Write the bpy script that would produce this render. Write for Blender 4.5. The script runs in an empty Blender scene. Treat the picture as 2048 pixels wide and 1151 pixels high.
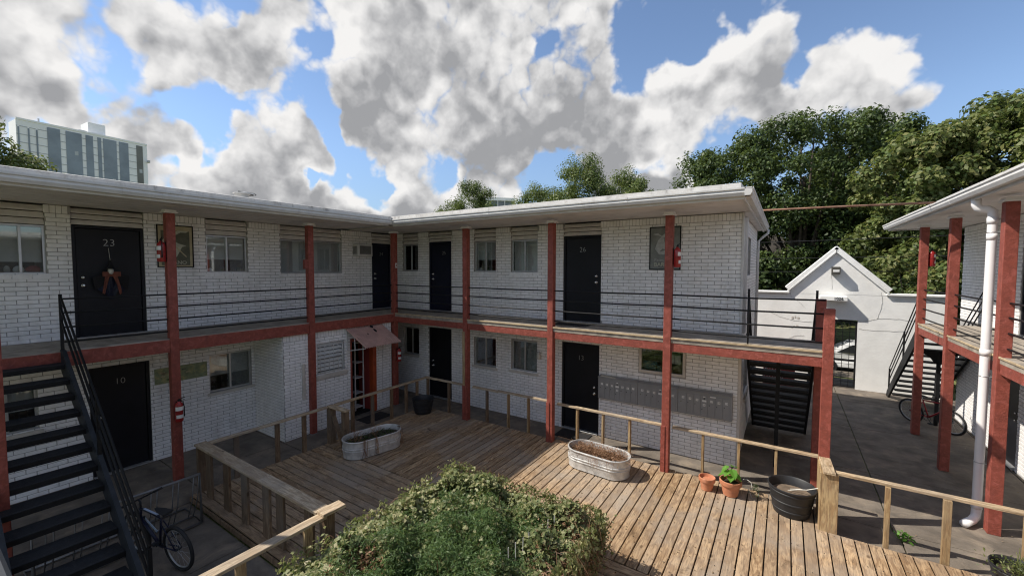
import bpy, math, random
import numpy as np
from mathutils import Vector, Matrix
random.seed(7); np.random.seed(7)
S = bpy.context.scene
COL = S.collection
rad = math.radians

# ------------------------------------------------------------------ camera
cam_d = bpy.data.cameras.new("camera"); cam = bpy.data.objects.new("camera", cam_d); COL.objects.link(cam)
cam_d.sensor_width = 36.0; cam_d.lens = 832/2048*36; cam_d.clip_start = 0.02; cam_d.clip_end = 6000
cam.matrix_world = (Matrix.Translation((0, 0, 4.056)) @ Matrix.Rotation(.5815, 4, 'Z')
                    @ Matrix.Rotation(math.pi/2-.0481, 4, 'X') @ Matrix.Rotation(.0021, 4, 'Z'))
S.camera = cam

# ------------------------------------------------------------------ light
KX, KY = .83, .47                       # sun travels +x, +y per metre of fall
sd = Vector((KX, KY, -1)).normalized()
SUN_EL = math.asin(-sd.z); SUN_AZ = math.atan2(-sd.x, -sd.y)      # azimuth from +Y towards +X
sun_d = bpy.data.lights.new("sun", 'SUN'); sun_d.energy = 3.1; sun_d.angle = rad(.5); sun_d.color = (1, .93, .83)
sun = bpy.data.objects.new("sun", sun_d); COL.objects.link(sun)
sun.rotation_euler = sd.to_track_quat('-Z', 'Y').to_euler(); sun.location = (-20, -12, 30)

S.view_settings.view_transform = 'Standard'; S.view_settings.look = 'None'
S.view_settings.gamma = 1; S.view_settings.use_curve_mapping = False
S.view_settings.exposure = 0.95
S.cycles.pixel_filter_type = 'BLACKMAN_HARRIS'; S.cycles.filter_width = 1.15

# ------------------------------------------------------------------ node helper
class NT:
    def __init__(s, tree): s.t = tree; s.n = tree.nodes; s.l = tree.links
    def add(s, typ, ins=None, **kw):
        nd = s.n.new(typ)
        for k, v in kw.items(): setattr(nd, k, v)
        if ins:
            for k, v in ins.items():
                sock = nd.inputs[k]
                if isinstance(v, bpy.types.NodeSocket): s.l.new(v, sock)
                elif isinstance(v, bpy.types.Node): s.l.new(v.outputs[0], sock)
                else: sock.default_value = v
        return nd
    def m(s, op, a, b=0., c=0., clamp=False):
        return s.add('ShaderNodeMath', {0: a, 1: b, 2: c}, operation=op, use_clamp=clamp).outputs[0]
    def vm(s, op, a, b=(0, 0, 0), out=0, scale=None):
        nd = s.add('ShaderNodeVectorMath', {0: a, 1: b}, operation=op)
        if scale is not None: nd.inputs['Scale'].default_value = scale
        return nd.outputs[out]
    def mr(s, v, a, b, c=0., d=1., mode='SMOOTHSTEP'):
        return s.add('ShaderNodeMapRange', {'Value': v, 'From Min': a, 'From Max': b, 'To Min': c, 'To Max': d}, interpolation_type=mode).outputs[0]
    def mix(s, f, a, b, mode='MIX'):
        nd = s.add('ShaderNodeMix', data_type='RGBA', blend_type=mode)
        for k, v in ((0, f), (6, a), (7, b)):
            if isinstance(v, bpy.types.NodeSocket): s.l.new(v, nd.inputs[k])
            elif k == 0: nd.inputs[0].default_value = v
            else: nd.inputs[k].default_value = (*v[:3], 1)
        return nd.outputs[2]
    def noise(s, vec, scale, detail=4, rough=.55, dist=0., out=0, lac=2.0):
        nd = s.add('ShaderNodeTexNoise', {'Vector': vec, 'Scale': scale, 'Detail': detail, 'Roughness': rough, 'Distortion': dist, 'Lacunarity': lac})
        return nd.outputs[out]
    def map(s, vec, scale=(1, 1, 1), loc=(0, 0, 0), rot=(0, 0, 0)):
        return s.add('ShaderNodeMapping', {'Vector': vec, 'Scale': scale, 'Location': loc, 'Rotation': rot}).outputs[0]

# ------------------------------------------------------------------ world: Nishita sky + procedural cumulus
W = bpy.data.worlds.new("World"); S.world = W; W.use_nodes = True
W.node_tree.nodes.clear(); w = NT(W.node_tree)
def pix_dir(u, v):
    x = (u-1024)/832; y = -(v-575.5)/832
    d = math.cos(.0481)+y*math.sin(.0481); z = -math.sin(.0481)+y*math.cos(.0481)
    q = Vector((math.cos(.5815)*x-math.sin(.5815)*d, math.sin(.5815)*x+math.cos(.5815)*d, z)); return q.normalized()
# each cloud bank / clear gap of the photographed sky: picture point, size, weight (turned into world directions)
BANKS = [(40,60,130,.34),(150,150,130,.34),(290,230,90,.32),(380,250,60,.2),(60,200,110,.28),(200,20,120,.24),(300,60,90,.22),(400,120,90,.24),(480,160,60,.2),(130,250,60,.2),
 (560,280,85,.50),(490,270,55,.2),(630,295,55,.2),(560,90,80,.42),(590,150,55,.4),(690,110,60,.3),(520,70,40,.12),
 (820,40,150,.34),(900,180,170,.40),(1020,110,130,.38),(1130,60,80,.34),(1170,130,90,.34),(760,230,90,.28),(980,300,100,.26),(700,60,90,.26),(660,150,50,.2),(760,350,60,.2),(840,280,80,.2),
 (1200,230,110,.34),(1300,200,110,.32),(1480,150,90,.34),(1520,20,50,.34),(1540,90,50,.3),(1400,230,100,.30),(1260,310,90,.26),(1180,290,60,.2),(1350,290,80,.2),
 (1690,130,90,.5),(1800,180,80,.5),(1680,200,80,.4),(1580,220,80,.24),(1740,240,60,.2),(2040,190,30,.3),
 (420,380,90,.8),(500,400,90,.8),(600,400,90,.8),(690,420,80,.7),(330,360,80,.8),(840,400,70,.6),(360,410,80,.7),(950,390,60,.4),(1040,370,60,.4),(1320,360,60,.5),(760,420,60,.3),(900,420,60,.4),
 (1380,40,80,-.30),(1990,60,150,-.30),(1700,10,70,-.30),(430,210,45,-.3),(640,230,50,-.3),(680,260,40,-.3),(500,220,40,-.2),(470,30,40,-.2),(1300,90,60,-.25),
 (435,290,40,-.4),(410,325,30,-.25),(1000,400,40,-.1),(180,290,40,.3),(260,300,50,.4),(740,330,60,.2),(200,225,30,-.2),(880,345,35,-.3),(620,110,35,-.3),(330,190,40,-.25),(110,260,40,-.2),(1250,150,30,-.15),(1420,330,50,-.3),(1440,100,40,-.2),(1600,150,35,-.3),(1730,60,50,-.3),(1960,200,100,-.2),(1075,90,20,-.3),(1100,330,40,-.3),(690,355,40,-.45),(600,350,25,-.25),(1310,340,30,-.3),(340,300,30,-.2),(740,390,35,-.3),(700,310,35,-.35),(600,352,25,-.4),(640,345,25,-.3),(1110,350,50,-.3),(780,395,30,-.3),(1600,60,30,-.1),(1590,170,25,-.1)]
tc = w.add('ShaderNodeTexCoord'); dirv = w.vm('NORMALIZE', tc.outputs['Generated'])
sunup = Vector((-sd.x, -sd.y, -sd.z))
def banks(vec, sign):
    acc = 0.
    for (u, v, r, a) in BANKS:
        if a*sign <= 0: continue
        c = pix_dir(u, v); sg = r/832*.62/(1+((u-1024)/832)**2)**.75; k = 1.4427/(sg*sg)
        dt = w.vm('DOT_PRODUCT', vec, tuple(c), out=1)
        e = w.m('POWER', 2., w.m('MULTIPLY_ADD', dt, k, -k))
        acc = w.m('MULTIPLY_ADD', e, abs(a), acc)
    return acc
warp = w.vm('NORMALIZE', w.vm('ADD', dirv, w.vm('MULTIPLY', w.vm('SUBTRACT', w.noise(dirv, 6., 5, .52, out=1), (.5, .5, .5)), (.20, .20, .20))))
pos = banks(warp, 1)
posu = banks(w.vm('NORMALIZE', w.vm('ADD', warp, tuple(Vector((0, 0, .085))+sunup*.02))), 1)
grad = w.m('SUBTRACT', w.m('MINIMUM', pos, .8), w.m('MINIMUM', posu, .8))
form = w.m('SUBTRACT', w.m('MINIMUM', pos, .46), w.m('MULTIPLY', banks(warp, -1), 1.55))
form = w.m('ADD', form, w.mr(w.noise(dirv, 3.1, 2, .5), .3, .7, -.08, .08, 'LINEAR'))
outside = w.mr(w.vm('DOT_PRODUCT', dirv, (-.55, .835, .05), out=1), .62, .35, 0, .17, 'LINEAR')
form = w.m('ADD', form, outside)
def detail(vec):
    f = w.m('MULTIPLY_ADD', w.noise(vec, 8., 7, .48), 1.15, -.575)
    b1 = w.m('ABSOLUTE', w.m('SUBTRACT', w.noise(vec, 16., 1, .5), .5))
    b2 = w.m('ABSOLUTE', w.m('SUBTRACT', w.noise(vec, 36., 2, .6), .5))
    return w.m('ADD', f, w.m('ADD', w.m('MULTIPLY', b1, 1.25), w.m('MULTIPLY', b2, .45)))
n1 = detail(dirv)
sunup = Vector((-sd.x, -sd.y, -sd.z))
n2 = detail(w.vm('ADD', dirv, tuple((Vector((0, 0, 1))*.8+sunup*.3)*.035)))
mid = w.m('MULTIPLY_ADD', w.noise(dirv, 6.2, 3, .5), 1.1, -.55)
d1 = w.m('ADD', w.m('ADD', form, w.m('MULTIPLY', n1, .8)), w.m('ADD', mid, -.28))
low = w.m('ADD', w.m('ADD', form, mid), w.m('MULTIPLY_ADD', w.noise(w.vm('ADD', dirv, (0, 0, .05)), 7., 3, .5), 1.0, -.5))
alpha = w.mr(d1, -.06, .17)
thick = w.mr(low, -.02, .66, 0, 1)
relief = w.m('SUBTRACT', n1, n2)
lit = w.mr(w.m('SUBTRACT', w.m('ADD', w.m('MULTIPLY', relief, 1.15), w.m('MULTIPLY', grad, 1.1)), thick), -1.0, .0, 0, 1, 'LINEAR')
fine = w.noise(dirv, 22., 6, .6)
lit = w.m('ADD', lit, w.m('MULTIPLY_ADD', fine, .22, -.11), clamp=True)
cr = w.add('ShaderNodeValToRGB', {'Fac': lit})
els = cr.color_ramp.elements
els[0].position = 0; els[0].color = (.38, .385, .40, 1)
els[1].position = 1; els[1].color = (.98, .965, .95, 1)
for p, c in ((.3, (.55, .55, .56, 1)), (.62, (.78, .775, .775, 1))):
    e = els.new(p); e.color = c
sky = w.add('ShaderNodeTexSky', sky_type='NISHITA', sun_disc=False, sun_elevation=SUN_EL, sun_rotation=SUN_AZ, air_density=.85, dust_density=.05, ozone_density=2.2, altitude=50)
zz = w.add('ShaderNodeSeparateXYZ', {0: dirv}).outputs[2]
horizon = w.mr(zz, -.02, .22, 1, 0)
bg1 = w.add('ShaderNodeBackground', {'Color': w.mix(1, sky.outputs[0], (1.02, .985, .96), 'MULTIPLY'), 'Strength': w.mr(zz, -.02, .30, .050, .098)})
bg2 = w.add('ShaderNodeBackground', {'Color': cr.outputs[0], 'Strength': .485})
lp = w.m('MULTIPLY', alpha, w.mr(zz, -.03, .02))
mx = w.add('ShaderNodeMixShader', {0: lp, 1: bg1.outputs[0], 2: bg2.outputs[0]})
w.add('ShaderNodeOutputWorld', {'Surface': mx.outputs[0]})

# ------------------------------------------------------------------ materials
M = {}
def mat(name):
    m = bpy.data.materials.new(name); m.use_nodes = True; m.node_tree.nodes.clear(); M[name] = m
    return m, NT(m.node_tree)
def finish(t, bsdf): t.add('ShaderNodeOutputMaterial', {'Surface': bsdf})
def paint(name, col, rough=.6, var=.15, vscale=3., col2=None, stain=0., sscale=1.2, stain_col=None, bump=.0, bscale=60., spec=.5, metal=0., rnd=0., c2lo=.45, c2hi=.7, detail=5):
    m, t = mat(name); pos = t.add('ShaderNodeNewGeometry').outputs['Position']
    n = t.noise(pos, vscale, detail, .6)
    dark = tuple(c*(1-var) for c in col); lite = tuple(min(1, c*(1+var*.6)) for c in col)
    c = t.mix(t.mr(n, .3, .7), dark, lite)
    if rnd:
        r = t.add('ShaderNodeObjectInfo').outputs['Random']
        c = t.mix(t.m('MULTIPLY', r, rnd), c, tuple(x*.55 for x in col))
    if col2:
        c = t.mix(t.mr(t.noise(pos, sscale*2.3, 8, .65, .6), c2lo, c2hi), c, col2)
    if stain:
        sc = stain_col or tuple(x*.3 for x in col)
        s_ = t.mr(t.noise(t.map(pos, (1, 1, .35)), sscale, 9, .68, .4), .52, .74, 0, stain)
        c = t.mix(s_, c, sc)
    b = {'Base Color': c, 'Roughness': rough, 'Metallic': metal, 'Specular IOR Level': spec}
    if bump:
        h = t.noise(pos, bscale, 5, .6)
        b['Normal'] = t.add('ShaderNodeBump', {'Height': h, 'Strength': bump, 'Distance': .01}).outputs[0]
    finish(t, t.add('ShaderNodeBsdfPrincipled', b).outputs[0]); return m

def wood(name, axis, light, dark, grey, greyamt=.5, rough=.75, rndamt=.5, knots=True, stains=.5):
    m, t = mat(name); g = t.add('ShaderNodeNewGeometry').outputs['Position']
    rnd = t.add('ShaderNodeObjectInfo').outputs['Random']
    off = t.add('ShaderNodeCombineXYZ', {0: t.m('MULTIPLY', rnd, 37.), 1: t.m('MULTIPLY', rnd, 91.), 2: t.m('MULTIPLY', rnd, 53.)}).outputs[0]
    p = t.vm('ADD', g, off)
    sc = [1, 1, 1]; sc['xyz'.index(axis)] = .07
    sc2 = [1, 1, 1]; sc2['xyz'.index(axis)] = .22
    q = t.map(p, tuple(sc)); q2 = t.map(p, tuple(sc2))
    grain = t.noise(q, 62., 5, .65, .6)
    rings = t.noise(q2, 14., 3, .5, 1.4)
    c = t.mix(t.mr(rings, .38, .62), dark, light)
    c = t.mix(t.mr(grain, .44, .64, 0, .72), c, tuple(x*.38 for x in dark))
    gr = t.mr(t.noise(g, .9, 5, .6, .3), .42, .66, 0, greyamt)
    gr = t.m('ADD', gr, t.m('MULTIPLY', t.m('FRACT', t.m('MULTIPLY', rnd, 7.3)), greyamt*.5), clamp=True)
    c = t.mix(gr, c, grey)
    if knots:
        sk = [1, 1, 1]; sk['xyz'.index(axis)] = .5
        v = t.add('ShaderNodeTexVoronoi', {'Vector': t.map(p, tuple(sk)), 'Scale': 4.2, 'Randomness': 1.}).outputs['Distance']
        c = t.mix(t.mr(v, .05, .11, .75, 0), c, tuple(x*.25 for x in dark))
    if stains:
        st = t.mr(t.noise(g, 2.6, 8, .7, .8), .56, .74, 0, stains)
        c = t.mix(st, c, tuple(x*.22 for x in dark))
    c = t.mix(t.m('MULTIPLY', rnd, rndamt), c, tuple(x*.5 for x in dark))
    h = t.m('ADD', grain, t.m('MULTIPLY', rings, .5))
    nrm = t.add('ShaderNodeBump', {'Height': h, 'Strength': .55, 'Distance': .006}).outputs[0]
    finish(t, t.add('ShaderNodeBsdfPrincipled', {'Base Color': c, 'Roughness': rough, 'Normal': nrm, 'Specular IOR Level': .3}).outputs[0]); return m

def leafmat(name, cols, trans=.35, rough=.5, pscale=.35):
    m, t = mat(name); g = t.add('ShaderNodeNewGeometry')
    r = g.outputs['Random Per Island']; pos = g.outputs['Position']
    cr = t.add('ShaderNodeValToRGB', {'Fac': t.m('ADD', t.m('MULTIPLY', r, .75), t.mr(t.noise(pos, pscale, 4), .3, .7, 0, .3))})
    e = cr.color_ramp.elements
    e[0].color = (*cols[0], 1); e[1].color = (*cols[-1], 1)
    for i, c in enumerate(cols[1:-1]): k = e.new((i+1)/(len(cols)-1)); k.color = (*c, 1)
    b = t.add('ShaderNodeBsdfPrincipled', {'Base Color': cr.outputs[0], 'Roughness': rough, 'Specular IOR Level': .35}).outputs[0]
    tr = t.add('ShaderNodeBsdfTranslucent', {'Color': t.mix(.5, cr.outputs[0], (.16, .2, .02), 'ADD')}).outputs[0]
    finish(t, t.add('ShaderNodeMixShader', {0: trans, 1: b, 2: tr}).outputs[0]); return m

paint('white_brick', (.86, .85, .845), .55, .10, 4., stain=.45, sscale=2.6, stain_col=(.50, .47, .44), col2=(.78, .765, .75), bump=.5, bscale=45.)
paint('mortar', (.38, .37, .355), .9, .25, 9., bump=.4, bscale=80.)
paint('tan_trim', (.55, .51, .46), .6, .12, 5., stain=.3, sscale=2.)
paint('siding', (.76, .725, .70), .55, .10, 6., stain=.25, sscale=3.)
paint('white_trim', (.60, .595, .58), .7, .08, 4., stain=.38, sscale=3.5, stain_col=(.22, .2, .18))
paint('roof_white', (.54, .53, .51), .85, .12, 2.5, stain=.75, sscale=5., stain_col=(.09, .085, .08), col2=(.45, .43, .40))
paint('soffit', (.72, .68, .65), .7, .10, 2., stain=.5, sscale=2.3, stain_col=(.27, .23, .20))
paint('red_post', (.24, .055, .036), .65, .18, 9., stain=.4, sscale=5., stain_col=(.11, .03, .028), bump=.6, bscale=50., col2=(.34, .09, .068))
paint('black_door', (.007, .0075, .011), .5, .3, 2., spec=.3)
paint('navy_door', (.006, .008, .022), .5, .3, 2., spec=.3)
paint('black_metal', (.008, .0085, .010), .6, .3, 14., bump=.15, spec=.3)
paint('dark_steel', (.022, .026, .032), .6, .3, 8., stain=.3, sscale=5., spec=.35)
paint('tread', (.016, .018, .022), .7, .35, 20., bump=.6, bscale=90.)
paint('aluminium', (.52, .53, .54), .35, .08, 10., metal=.6)
paint('chrome', (.75, .75, .74), .18, .05, 10., metal=1.); paint('brushed_number', (.38, .38, .36), .4, .05, 10., metal=.5)
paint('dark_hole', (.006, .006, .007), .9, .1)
paint('room', (.05, .045, .04), .9, .2)
paint('blind', (.66, .66, .64), .6, .06, 3.)
paint('curtain', (.42, .41, .38), .8, .2, 9.)
paint('walk_top', (.34, .30, .25), .85, .3, 5., stain=.55, sscale=1.8, stain_col=(.10, .09, .08), bump=.5)
paint('walk_edge', (.46, .36, .23), .8, .25, 9., stain=.4, sscale=4., stain_col=(.14, .1, .07))
paint('concrete', (.155, .132, .108), .85, .35, 2.2, stain=.9, sscale=.8, stain_col=(.055, .042, .03), bump=.7, bscale=35., col2=(.30, .245, .185), c2lo=.44, c2hi=.8, detail=9)
paint('bronze', (.06, .055, .045), .5, .2, 9.)
paint('grille', (.07, .07, .068), .6, .2, 9.)
paint('dirt', (.16, .12, .085), .95, .35, 6., bump=.8, bscale=30.)
paint('soil', (.05, .035, .025), .95, .4, 20., bump=1., bscale=60.)
paint('stucco', (.80, .80, .78), .85, .05, 3., stain=.16, sscale=1.0, stain_col=(.46, .44, .39), bump=.45, bscale=14.)
paint('crack', (.25, .24, .22), .9, .2)
paint('mailbox', (.25, .255, .26), .5, .08, 3., stain=.2, sscale=3.)
paint('label_white', (.7, .7, .68), .5, .1)
paint('label_black', (.02, .02, .02), .5, .1)
paint('paper', (.62, .60, .54), .8, .15, 20., col2=(.3, .3, .28))
paint('ext_red', (.30, .02, .02), .25, .1)
paint('rubber', (.016, .016, .017), .75, .2, 20.)
paint('plastic_black', (.018, .019, .022), .55, .3, 6., stain=.3, stain_col=(.06, .055, .05))
paint('terracotta', (.50, .20, .105), .75, .18, 12., stain=.4, sscale=9., stain_col=(.62, .45, .36), bump=.2)
paint('galv', (.62, .62, .61), .45, .2, 9., metal=.35, stain=.7, sscale=5., stain_col=(.26, .24, .21), bump=.25, bscale=25.)
paint('pvc', (.80, .79, .79), .35, .04, 3., stain=.15, sscale=4.)
paint('rust_pipe', (.23, .12, .075), .7, .3, 10., metal=.2, col2=(.33, .2, .14))
paint('orange_paint', (.36, .06, .015), .5, .25, 7., stain=.3, stain_col=(.2, .03, .01))
paint('awning', (.50, .31, .26), .65, .15, 6., stain=.45, sscale=6., stain_col=(.55, .4, .36))
paint('cape', (.17, .055, .035), .9, .25, 15.); paint('hat', (.012, .011, .012), .95, .3)
paint('poster_tan', (.42, .36, .22), .6, .15, 9.); paint('poster_olive', (.10, .10, .065), .6, .25, 9.)
paint('poster_pale', (.42, .42, .33), .6, .2, 12.); paint('poster_grey', (.17, .18, .165), .5, .25, 6.)
paint('poster_light', (.36, .37, .35), .5, .2, 14.)
paint('art_green', (.22, .26, .15), .7, .3, 10., col2=(.42, .38, .17), sscale=4.)
paint('screen_teal', (.05, .13, .14), .2, .4, 6., col2=(.015, .02, .02), sscale=4.)
paint('bike_blue', (.010, .014, .045), .3, .2); paint('bike_red', (.28, .012, .02), .3, .2); paint('decal', (.45, .55, .70), .4, .2)
paint('tower_white', (.88, .88, .88), .6, .06, .05); paint('tower_line', (.45, .47, .49), .6, .1); paint('tower_glass', (.24, .28, .33), .5, .2, .12)
paint('tower_brown', (.17, .17, .155), .5, .2, .1)
paint('car_white', (.74, .75, .76), .25, .03); paint('car_glass', (.02, .022, .025), .08, .1)
paint('grass', (.10, .135, .035), .95, .5, 3., col2=(.24, .22, .08), sscale=3., c2lo=.45, c2hi=.6, bump=1., bscale=30.)
paint('asphalt', (.05, .05, .052), .9, .2, 10.)
paint('bark', (.07, .055, .042), .95, .4, 9., bump=1., bscale=25.)
paint('far_red', (.26, .03, .025), .6, .2); paint('house_wall', (.60, .60, .57), .8, .08, 1.)
paint('house_roof', (.12, .11, .10), .9, .2, 2.); paint('rack', (.22, .225, .235), .45, .2, 9., metal=.5, stain=.4, stain_col=(.12, .08, .06))
paint('mat_fibre', (.022, .021, .022), .98, .4, 60., bump=1., bscale=200.)
paint('bulb_glass', (.55, .53, .48), .3, .05)
paint('lattice_wire', (.55, .56, .57), .5, .1)
for a in 'xyz':
    wood('deck_'+a, a, (.58, .405, .235), (.31, .195, .105), (.36, .31, .255), .6, stains=.9)
    wood('rail_'+a, a, (.70, .56, .38), (.46, .33, .20), (.36, .32, .27), .45, rndamt=.35, stains=.4)
wood('old_z', 'z', (.34, .235, .14), (.20, .125, .07), (.16, .14, .12), .6, stains=.6)
wood('bare_z', 'z', (.52, .38, .20), (.36, .23, .11), (.30, .25, .2), .25, stains=.3)
leafmat('leaf_oak', [(0.037, 0.065, 0.018), (0.072, 0.111, 0.030), (0.124, 0.174, 0.049), (0.198, 0.242, 0.077)], .28)
leafmat('leaf_dark', [(0.023, 0.041, 0.015), (0.043, 0.071, 0.022), (0.079, 0.115, 0.034)], .22)
leafmat('leaf_olive', [(0.041, 0.057, 0.018), (0.086, 0.113, 0.033), (0.149, 0.172, 0.055), (0.237, 0.229, 0.089)], .3)
leafmat('leaf_ivy', [(0.062, 0.086, 0.031), (0.148, 0.181, 0.068), (0.292, 0.300, 0.139), (0.460, 0.414, 0.246)], .3, pscale=2.)
leafmat('leaf_fern', [(0.030, 0.057, 0.021), (0.059, 0.115, 0.036), (0.107, 0.181, 0.064), (0.156, 0.233, 0.091)], .35, pscale=1.6)
leafmat('leaf_inner_shade', [(.012, .022, .007), (.025, .040, .010), (.045, .06, .02)], .2)  # greens darkened to paint the shade deep in the mound
leafmat('leaf_fresh', [(.06, .18, .02), (.12, .3, .04), (.2, .42, .08)], .4)
leafmat('leaf_dry', [(.15, .075, .045), (.30, .165, .095), (.42, .27, .17)], .2, pscale=3.)
leafmat('leaf_litter', [(.10, .07, .045), (.25, .18, .11), (.45, .36, .24)], .1, pscale=3.)
# window glass: clear with Fresnel reflection
m, t = mat('glass')
fr = t.add('ShaderNodeFresnel', {'IOR': 1.5}).outputs[0]
gl = t.add('ShaderNodeBsdfGlossy', {'Roughness': .02, 'Color': (.9, .95, .95, 1)}).outputs[0]
tp = t.add('ShaderNodeBsdfTransparent', {'Color': (.90, .92, .92, 1)}).outputs[0]
finish(t, t.add('ShaderNodeMixShader', {0: t.m('MULTIPLY_ADD', fr, 1.1, .05, clamp=True), 1: tp, 2: gl}).outputs[0])

# ------------------------------------------------------------------ mesh builder
class MB:
    def __init__(s): s.v = []; s.f = []
    def add(s, vs, fs):
        o = len(s.v); s.v += [tuple(p) for p in vs]; s.f += [tuple(o+i for i in f) for f in fs]; return s
    def box(s, x0, y0, z0, x1, y1, z1, c=0.):
        x0, x1 = min(x0, x1), max(x0, x1); y0, y1 = min(y0, y1), max(y0, y1); z0, z1 = min(z0, z1), max(z0, z1)
        if c <= 0:
            vs = [(x0,y0,z0),(x1,y0,z0),(x1,y1,z0),(x0,y1,z0),(x0,y0,z1),(x1,y0,z1),(x1,y1,z1),(x0,y1,z1)]
            return s.add(vs, [(0,3,2,1),(4,5,6,7),(0,1,5,4),(1,2,6,5),(2,3,7,6),(3,0,4,7)])
        return s.cbox(Vector(((x0+x1)/2, (y0+y1)/2, (z0+z1)/2)), ((x1-x0)/2, (y1-y0)/2, (z1-z0)/2), c)
    def cbox(s, ctr, h, c, R=None):
        c = min(c, min(h)*.49); vs = []; idx = {}
        for sx in (-1, 1):
            for sy in (-1, 1):
                for sz in (-1, 1):
                    for a in range(3):
                        q = [sx*h[0], sy*h[1], sz*h[2]]
                        for b in range(3):
                            if b != a: q[b] -= (sx, sy, sz)[b]*c
                        idx[(sx, sy, sz, a)] = len(vs); p = Vector(q)
                        vs.append((R @ p if R else p)+ctr)
        fs = []; o = [(-1, -1), (1, -1), (1, 1), (-1, 1)]
        def key(a, sa, b, sb, d, sd_, k):
            t_ = [0, 0, 0]; t_[a] = sa; t_[b] = sb; t_[d] = sd_; return idx[(t_[0], t_[1], t_[2], k)]
        for a in range(3):
            b, d = (a+1) % 3, (a+2) % 3
            for sa in (-1, 1):
                f = [key(a, sa, b, x, d, y, a) for x, y in o]; fs.append(f if sa > 0 else f[::-1])
                for sb in (-1, 1):       # edges between face a and face b, running along d
                    e = [key(a, sa, b, sb, d, -1, a), key(a, sa, b, sb, d, -1, b), key(a, sa, b, sb, d, 1, b), key(a, sa, b, sb, d, 1, a)]
                    fs.append(e if sa*sb > 0 else e[::-1])
        for sx in (-1, 1):
            for sy in (-1, 1):
                for sz in (-1, 1):
                    f = [idx[(sx, sy, sz, 0)], idx[(sx, sy, sz, 1)], idx[(sx, sy, sz, 2)]]
                    fs.append(f if sx*sy*sz > 0 else f[::-1])
        return s.add(vs, fs)
    def beam(s, p0, p1, w_, h_, up=(0, 0, 1), c=0.):
        p0, p1 = Vector(p0), Vector(p1); d = (p1-p0); L = d.length; d.normalize()
        up = Vector(up); side = d.cross(up)
        if side.length < 1e-4: side = d.cross(Vector((0, 1, 0)))
        side.normalize(); u2 = side.cross(d)
        R = Matrix((d, side, u2)).transposed()
        if c > 0: return s.cbox((p0+p1)/2, (L/2, w_/2, h_/2), c, R)
        vs = [(p0+p1)/2+R @ Vector((a*L/2, b*w_/2, e*h_/2)) for a, b, e in ((-1,-1,-1),(1,-1,-1),(1,1,-1),(-1,1,-1),(-1,-1,1),(1,-1,1),(1,1,1),(-1,1,1))]
        return s.add(vs, [(0,3,2,1),(4,5,6,7),(0,1,5,4),(1,2,6,5),(2,3,7,6),(3,0,4,7)])
    def tube(s, pts, r, n=8, closed=False, caps=True):
        P = [Vector(p) for p in pts]; m_ = len(P); vs = []; fs = []; prev = None
        for i, p in enumerate(P):
            if closed: d = P[(i+1) % m_]-P[i-1]
            else: d = P[min(i+1, m_-1)]-P[max(i-1, 0)]
            d.normalize()
            if prev is None:
                a = Vector((0, 0, 1)) if abs(d.z) < .9 else Vector((1, 0, 0)); sd_ = d.cross(a).normalized()
            else: sd_ = (prev-d*prev.dot(d)).normalized()
            prev = sd_; u2 = d.cross(sd_); rr = r[i] if isinstance(r, (list, tuple)) else r
            for k in range(n):
                a = 2*math.pi*k/n; vs.append(p+sd_*math.cos(a)*rr+u2*math.sin(a)*rr)
        for i in range(m_ if closed else m_-1):
            j = (i+1) % m_
            for k in range(n): fs.append((i*n+k, i*n+(k+1) % n, j*n+(k+1) % n, j*n+k))
        if caps and not closed: fs += [tuple(range(n))[::-1], tuple((m_-1)*n+k for k in range(n))]
        return s.add(vs, fs)
    def lathe(s, prof, n=24, ctr=(0, 0, 0), sx=1, sy=1, stad=0., cap0=False, cap1=False):
        vs = []; fs = []
        for r, z in prof:
            for k in range(n):
                a = 2*math.pi*k/n; x = r*math.cos(a)*sx; y = r*math.sin(a)*sy
                x += stad*(1 if math.cos(a) > 1e-6 else (-1 if math.cos(a) < -1e-6 else 0))
                vs.append((ctr[0]+x, ctr[1]+y, ctr[2]+z))
        for i in range(len(prof)-1):
            for k in range(n): fs.append((i*n+k, i*n+(k+1) % n, (i+1)*n+(k+1) % n, (i+1)*n+k))
        if cap0: fs.append(tuple(range(n))[::-1])
        if cap1: fs.append(tuple((len(prof)-1)*n+k for k in range(n)))
        return s.add(vs, fs)
    def extrude(s, poly, f0, f1):
        """poly: list of 2D points; f0/f1 map a 2D point to 3D at both ends"""
        n = len(poly); vs = [f0(*p) for p in poly]+[f1(*p) for p in poly]
        fs = [(i, (i+1) % n, n+(i+1) % n, n+i) for i in range(n)]+[tuple(range(n))[::-1], tuple(range(n, 2*n))]
        return s.add(vs, fs)
    def mesh(s, name, mats, off=(0, 0, 0), smooth=False):
        me = bpy.data.meshes.new(name); v = [(a-off[0], b-off[1], c_-off[2]) for a, b, c_ in s.v]
        me.from_pydata(v, [], s.f); me.update()
        for k in (mats if isinstance(mats, (list, tuple)) else [mats]): me.materials.append(M[k])
        if smooth: me.polygons.foreach_set('use_smooth', [True]*len(me.polygons)); 
        if smooth == 'auto': me.set_sharp_from_angle(angle=rad(35))
        return me
    def build(s, name, mats, parent=None, smooth=False):
        off = parent.get('_o', (0, 0, 0)) if parent else (0, 0, 0)
        o = bpy.data.objects.new(name, s.mesh(name, mats, off, smooth)); COL.objects.link(o)
        if parent: o.parent = parent; o['_o'] = tuple(off)
        return o

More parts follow.
